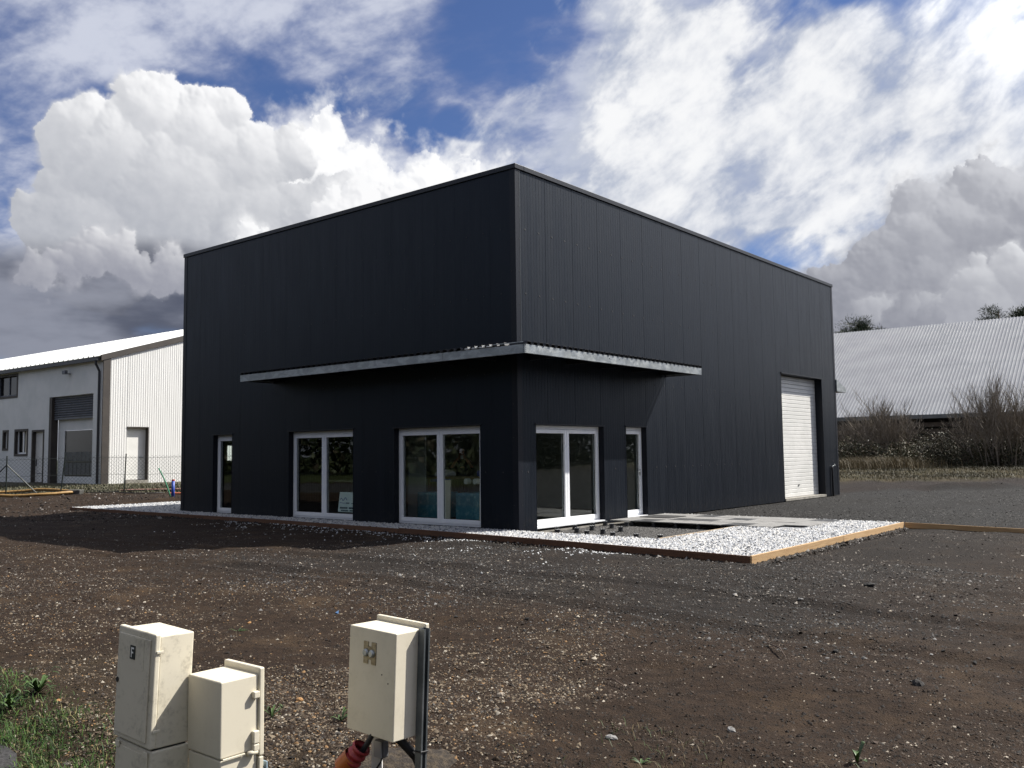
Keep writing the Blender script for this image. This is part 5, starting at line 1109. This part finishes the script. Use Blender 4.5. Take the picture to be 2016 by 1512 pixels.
def cabinet_low():
    c = CAM+direction(434.7, 1344)*3.91; x1, y0, zt = c.x, c.y, c.z; x0 = x1-.262; y1 = y0+.192; zs = .29
    e = thing('utility_cabinet', ((x0+x1)/2, (y0+y1)/2, GB), 'lower clean cream utility cabinet with hinge lugs, right of the cabinet marked F', 'cabinet', 'utility cabinets by the road')
    MB().box(x0, x1, y0, y1, zs, zt).build('body', M_CAB, e, bevel=.007, segs=3)
    MB().box(x0-.014, x1+.010, y1+.001, y1+.028, zs-.03, zt+.028).build('door', M_CAB, e, bevel=.007, segs=3)
    MB().box(x0+.004, x1-.004, y0+.004, y1-.002, GB-.1, zs-.006).build('base_cabinet', M_CAB, e, bevel=.006)
    MB().box(x0-.012, x1+.012, y1+.001, y1+.024, GB-.1, zs-.034).build('base_cover', M_CAB, e, bevel=.004)
    for z, ln in ((zt-.085, .03), (zt-.27, .055), (zt-.315, .03)): MB().box(x1+.0005, x1+.022, y1-.035, y1-.005, z-ln/2, z+ln/2).build('hinge_lug', M_CAB, e, bevel=.004)
    MB().tube([(x1+.012, y1-.06, zs-.004), (x1+.012, y1-.012, zs-.004)], .011, 10).build('hinge_pin', M_CAB, e, smooth=True)
    MB().box(x1+.001, x1+.008, y0+.01, y1-.07, zs-.006, zs+.002).build('edge_bead', M_CAB, e, bevel=.002)
    w_ = MB().box(x1-.02, x1+.02, y1+.034, y1+.04, GB, zs-.06).build('blue_strip', mat('pale_blue_sheet', (.25, .34, .40), .5), e)
cabinet_low()
def cabinet_post():
    ang = math.radians(1.9); h = .74-GB; c = CAM+direction(780, 1247.6)*4.29; c = c-R2*(h*math.sin(ang)); x1, y0, zt = c.x, c.y, .742; x0 = x1-.335; y1 = y0+.185; zb = .235
    e = thing('utility_cabinet', (x1+.02, y1-.02, GB), 'cream utility cabinet on a steel post with two round fasteners on its face', 'cabinet', 'utility cabinets by the road')
    MB().box(x0, x1, y0, y1, zb, zt).build('body', M_CAB, e, bevel=.005, segs=2)
    MB().box(x0-.012, x1+.012, y1+.001, y1+.028, zb-.015, zt+.026).build('back_plate', M_CAB, e, bevel=.006, segs=3)
    # fastener plate with two notches
    p0, p1, q0, q1 = x0+.112, x0+.200, zt-.168, zt-.062; pm = (p0+p1)/2; rc = [(p0, pm-.012, q0, q1), (pm-.012, pm+.012, q0+.022, q1-.022), (pm+.012, p1, q0, q1)]
    pl = cells(rc, lambda a, z, d: (a, y0-.0045+d, z), .004).build('fastener_plate', mat('aged_plate', rough=.6, fn=mottled((.36, .30, .18), (.22, .17, .09), 60, 90, .2)), e)
    for x in (pm-.021, pm+.021): MB().tube([(x, y0-.005, (q0+q1)/2), (x, y0-.013, (q0+q1)/2), (x, y0-.020, (q0+q1)/2)], [.019, .019, .013], 14).build('fastener', M_GALV, pl)
    for (x, z) in ((x1-.045, zt-.24), (x1-.09, zt-.205)): MB().tube([(x, y0-.001, z), (x, y0-.0035, z)], .003, 8).build('rivet', M_SEAL, e)
    px0, py0 = x1+.002, y1-.038; t = .0028; w_, d_ = .041, .041; zp = zt+.008        # C-profile post, open towards +x
    rc = MB(); rc.prism([(px0, py0, GB-.3), (px0+w_, py0, GB-.3), (px0+w_, py0+.010, GB-.3), (px0+w_-t, py0+.010, GB-.3), (px0+w_-t, py0+t, GB-.3), (px0+t, py0+t, GB-.3), (px0+t, py0+d_-t, GB-.3), (px0+w_-t, py0+d_-t, GB-.3), (px0+w_-t, py0+d_-.010, GB-.3), (px0+w_, py0+d_-.010, GB-.3), (px0+w_, py0+d_, GB-.3), (px0, py0+d_, GB-.3)], (0, 0, zp-GB+.3))
    rc.build('post', mat('slate_steel', rough=.4, metal=.6, fn=mottled((.10, .115, .125), (.17, .185, .195), 5, 40, .05)), e)
    for z in (zt-.06, zb+.07): MB().box(x1+.0005, x1+.0018, y1-.07, y1-.04, z-.012, z+.012).build('bracket_tab', M_CAB, e)
    tie = MB(); zz = .165; k = .004; tie.tube([(px0-k, py0-k, zz), (px0+w_+k, py0-k, zz+.004), (px0+w_+k, py0+d_+k, zz), (px0-k, py0+d_+k, zz-.004), (px0-k, py0-k, zz)], .003, 6); tie.build('cable_tie', M_SEAL, e)
    lean(e, ang)
    # cables, duct and stake beneath
    B = lambda px, py, Z: CAM+direction(px, py)*Z
    cb = [B(742, 1425, 4.36), B(733, 1447, 4.36), B(722, 1466, 4.36), B(710, 1484, 4.37), B(690, 1510, 4.38)]
    tag(MB().tube(cb, .0135, 10).build('thin_cable', M_SEAL, smooth=True), 'thin black cable running from the post cabinet into the red duct', 'cable')
    cb = [B(772, 1435, 4.36), B(782, 1452, 4.37), B(800, 1470, 4.38), B(818, 1490, 4.40), B(827, 1512, 4.41), B(829, 1545, 4.41), B(829, 1600, 4.41)]
    tag(MB().tube(cb, .021, 12).build('thick_cable', M_SEAL, smooth=True), 'thick black cable curving from the post cabinet down to its post', 'cable')
    a, b = B(713, 1470, 4.36), B(600, 1588, 4.46); d = (b-a).normalized(); L_ = (b-a).length; pts = []; rad = []
    n = 90
    for i in range(n):
        t = i/(n-1); pts.append(a.lerp(b, t)+Vector((0, 0, -.03*math.sin(t*3)))); rad.append(.043+.0060*math.sin(i*math.pi/3.2))
    e2 = thing('corrugated_duct', (b.x, b.y, GB), 'red corrugated cable duct with an orange sleeve below the post cabinet', 'duct')
    MB().tube(pts, rad, 20, False).build('duct', mat('red_plastic', rough=.45, fn=mottled((.20, .016, .02), (.28, .026, .03), 12, 60, .1)), e2, smooth=True)
    MB().tube([a.lerp(b, t) for t in (.15, .21, .27, .33)], [.0492, .0497, .0497, .0492], 20, False).build('sleeve', mat('orange_tape', rough=.4, fn=mottled((.32, .085, .016), (.40, .125, .03), 14, 30, .25)), e2, smooth=True)
    e3 = thing('marker_stake', B(741, 1560, 4.52), 'white-painted stake with a small dark socket box under the post cabinet', 'stake')
    s0 = B(731, 1440, 4.50); s0.z = GB-.1; MB().obox(s0, R2*.055-F2*.012, F2*.022, Vector((0, 0, .55))).build('stake', mat('white_paint', rough=.7, fn=mottled((.62, .62, .60), (.74, .73, .70), 14, 40, .15)), e3)
    q = B(736, 1490, 4.46); bx_ = MB(); bx_.obox(q, Vector((.0, .045, 0)), Vector((.062, 0, 0)), Vector((0, 0, .085))); o = bx_.build('socket_box', mat('grey_socket', (.10, .10, .105), .5), e3, bevel=.008)
    MB().obox(q+Vector((.004, -.0065, .004)), Vector((0, .006, 0)), Vector((.054, 0, 0)), Vector((0, 0, .077))).build('socket_lid', mat('pale_socket', (.42, .41, .39), .5), o, bevel=.002)
    MB().tube([B(752, 1492, 4.46), B(750, 1500, 4.46), B(742, 1512, 4.46), B(738, 1540, 4.47)], .005, 6).build('lead', M_SEAL, e3)
cabinet_post()
def odds():
    # sandy heap at the foot of the post cabinet
    d = direction(790, 1505); t = (-.10-CAM.z)/d.z; c = CAM+d*t; rg = np.random.default_rng(3); n = 26; V = []; F = []
    for i in range(n):
        for j in range(n):
            u, v = (i/(n-1)-.5)*.8, (j/(n-1)-.5)*.6; hh = .07*max(0, 1-(u/.36)**2-(v/.27)**2); x, y = c.x+R2.x*u+F2.x*v, c.y+R2.y*u+F2.y*v; V.append((x, y, float(ground_h(np.array([x]), np.array([y]))[0])-.02+hh*(1+.5*rg.normal()*.3)))
    for i in range(n-1):
        for j in range(n-1): k = i*n+j; F.append((k, k+n, k+n+1, k+1))
    o = np_mesh('sand_heap', V, F, mat('sand', rough=.95, fn=mottled((.016, .011, .007), (.050, .036, .021), 26, 60, .8, .02, .4, .65)), smooth=True); tag(o, 'small heap of pale sand under the post cabinet', 'heap')
    M_LS = mat('single_stone', rough=.85, fn=mottled((.26, .22, .165), (.33, .28, .22), 12, 60, .3)); M_DS = mat('dark_stone', rough=.9, fn=mottled((.010, .009, .0085), (.018, .016, .0145), 12, 60, .4)); M_OS = mat('ochre_stone', rough=.85, fn=mottled((.26, .135, .045), (.33, .19, .08), 12, 60, .3)); M_GS = mat('grey_stone', rough=.85, fn=mottled((.15, .147, .14), (.21, .207, .20), 12, 60, .3))
    def stone(px, py, r, m, lb, seed, fl=.6):
        d = direction(px, py); t = (-.10-CAM.z)/d.z; p = CAM+d*t; p.z = gz1(p); rr = random.Random(seed); mb = MB(); nu, nv = 9, 6
        ph0 = rr.uniform(0, 6)
        for j in range(nv+1):
            v = math.pi*j/nv
            for i in range(nu):
                u = 2*math.pi*i/nu; k = 1+.16*math.sin(2*u+ph0)*math.sin(v)+rr.gauss(0, .10); mb.v.append((r*k*1.35*math.sin(v)*math.cos(u), r*k*math.sin(v)*math.sin(u), r*fl*k*math.cos(v)))
        for j in range(nv):
            for i in range(nu): i2 = (i+1) % nu; mb.f.append((j*nu+i, (j+1)*nu+i, (j+1)*nu+i2, j*nu+i2))
        o = mb.build('stone', m); o.location = p+Vector((0, 0, r*fl*.45)); o.rotation_euler = (rr.uniform(-.2, .2), rr.uniform(-.2, .2), rr.uniform(0, 3)); tag(o, lb, 'stone', 'single stones on the bare soil')
    for k, (px, py, r, m, lb) in enumerate([(985, 1370, .034, M_LS, 'elongated pale stone right of the post cabinet'), (1440, 1433, .036, M_GS, 'round white stone at the lower middle of the soil'), (1712, 1160, .075, M_DS, 'black lump of soil right of the gravel corner'), (1808, 1352, .055, M_DS, 'dark clod on the soil at the lower right'),
            (590, 1384, .030, M_OS, 'ochre stone between the cream cabinets'), (491, 1225, .026, M_OS, 'small ochre stone above the lower cream cabinet'), (1204, 1450, .04, M_GS, 'grey stone on the sandy patch at the bottom edge'), (115, 1393, .022, M_OS, 'tiny ochre stone beside the verge grass'), (1576, 1184, .03, M_GS, 'small grey stone in the soil beyond the dark chippings'), (1645, 1282, .035, M_DS, 'dark clod in the middle of the brown soil at the right')]): stone(px, py, r*.72, m, lb, 40+k)
    for (pa, pb, r, lb) in (((1511, 1268), (1547, 1296), .007, 'thin dark stick lying on the soil at the right'), ((1230, 1352), (1180, 1332), .006, 'thin stick on the soil at the centre of the lower edge')):
        A = []
        for q in (pa, pb): d = direction(*q); t = (-.10-CAM.z)/d.z; p = CAM+d*t; p.z = gz1(p)+.02; A.append(p)
        mid = A[0].lerp(A[1], .5)+Vector((.03, 0, .02)); tag(MB().tube([A[0], mid, A[1]], [r, r*.9, r*.5], 6).build('stick', M_BARK), lb, 'stick')
    d = direction(663, 1205); t = (-.10-CAM.z)/d.z; p = CAM+d*t; p.z = gz1(p); m = MB(); m.v = [tuple(p+Vector(q)) for q in ((-.03, 0, .003), (.0, -.022, .02), (.03, 0, .006), (.008, .02, .04), (-.02, .025, .012))]; m.f = [(0, 1, 3), (1, 2, 3), (0, 3, 4), (0, 1, 2), (2, 3, 4)]
    tag(m.build('plastic_scrap', mat('blue_plastic', (.05, .13, .28), .6)), 'crumpled scrap of blue plastic on the soil', 'litter')
odds()
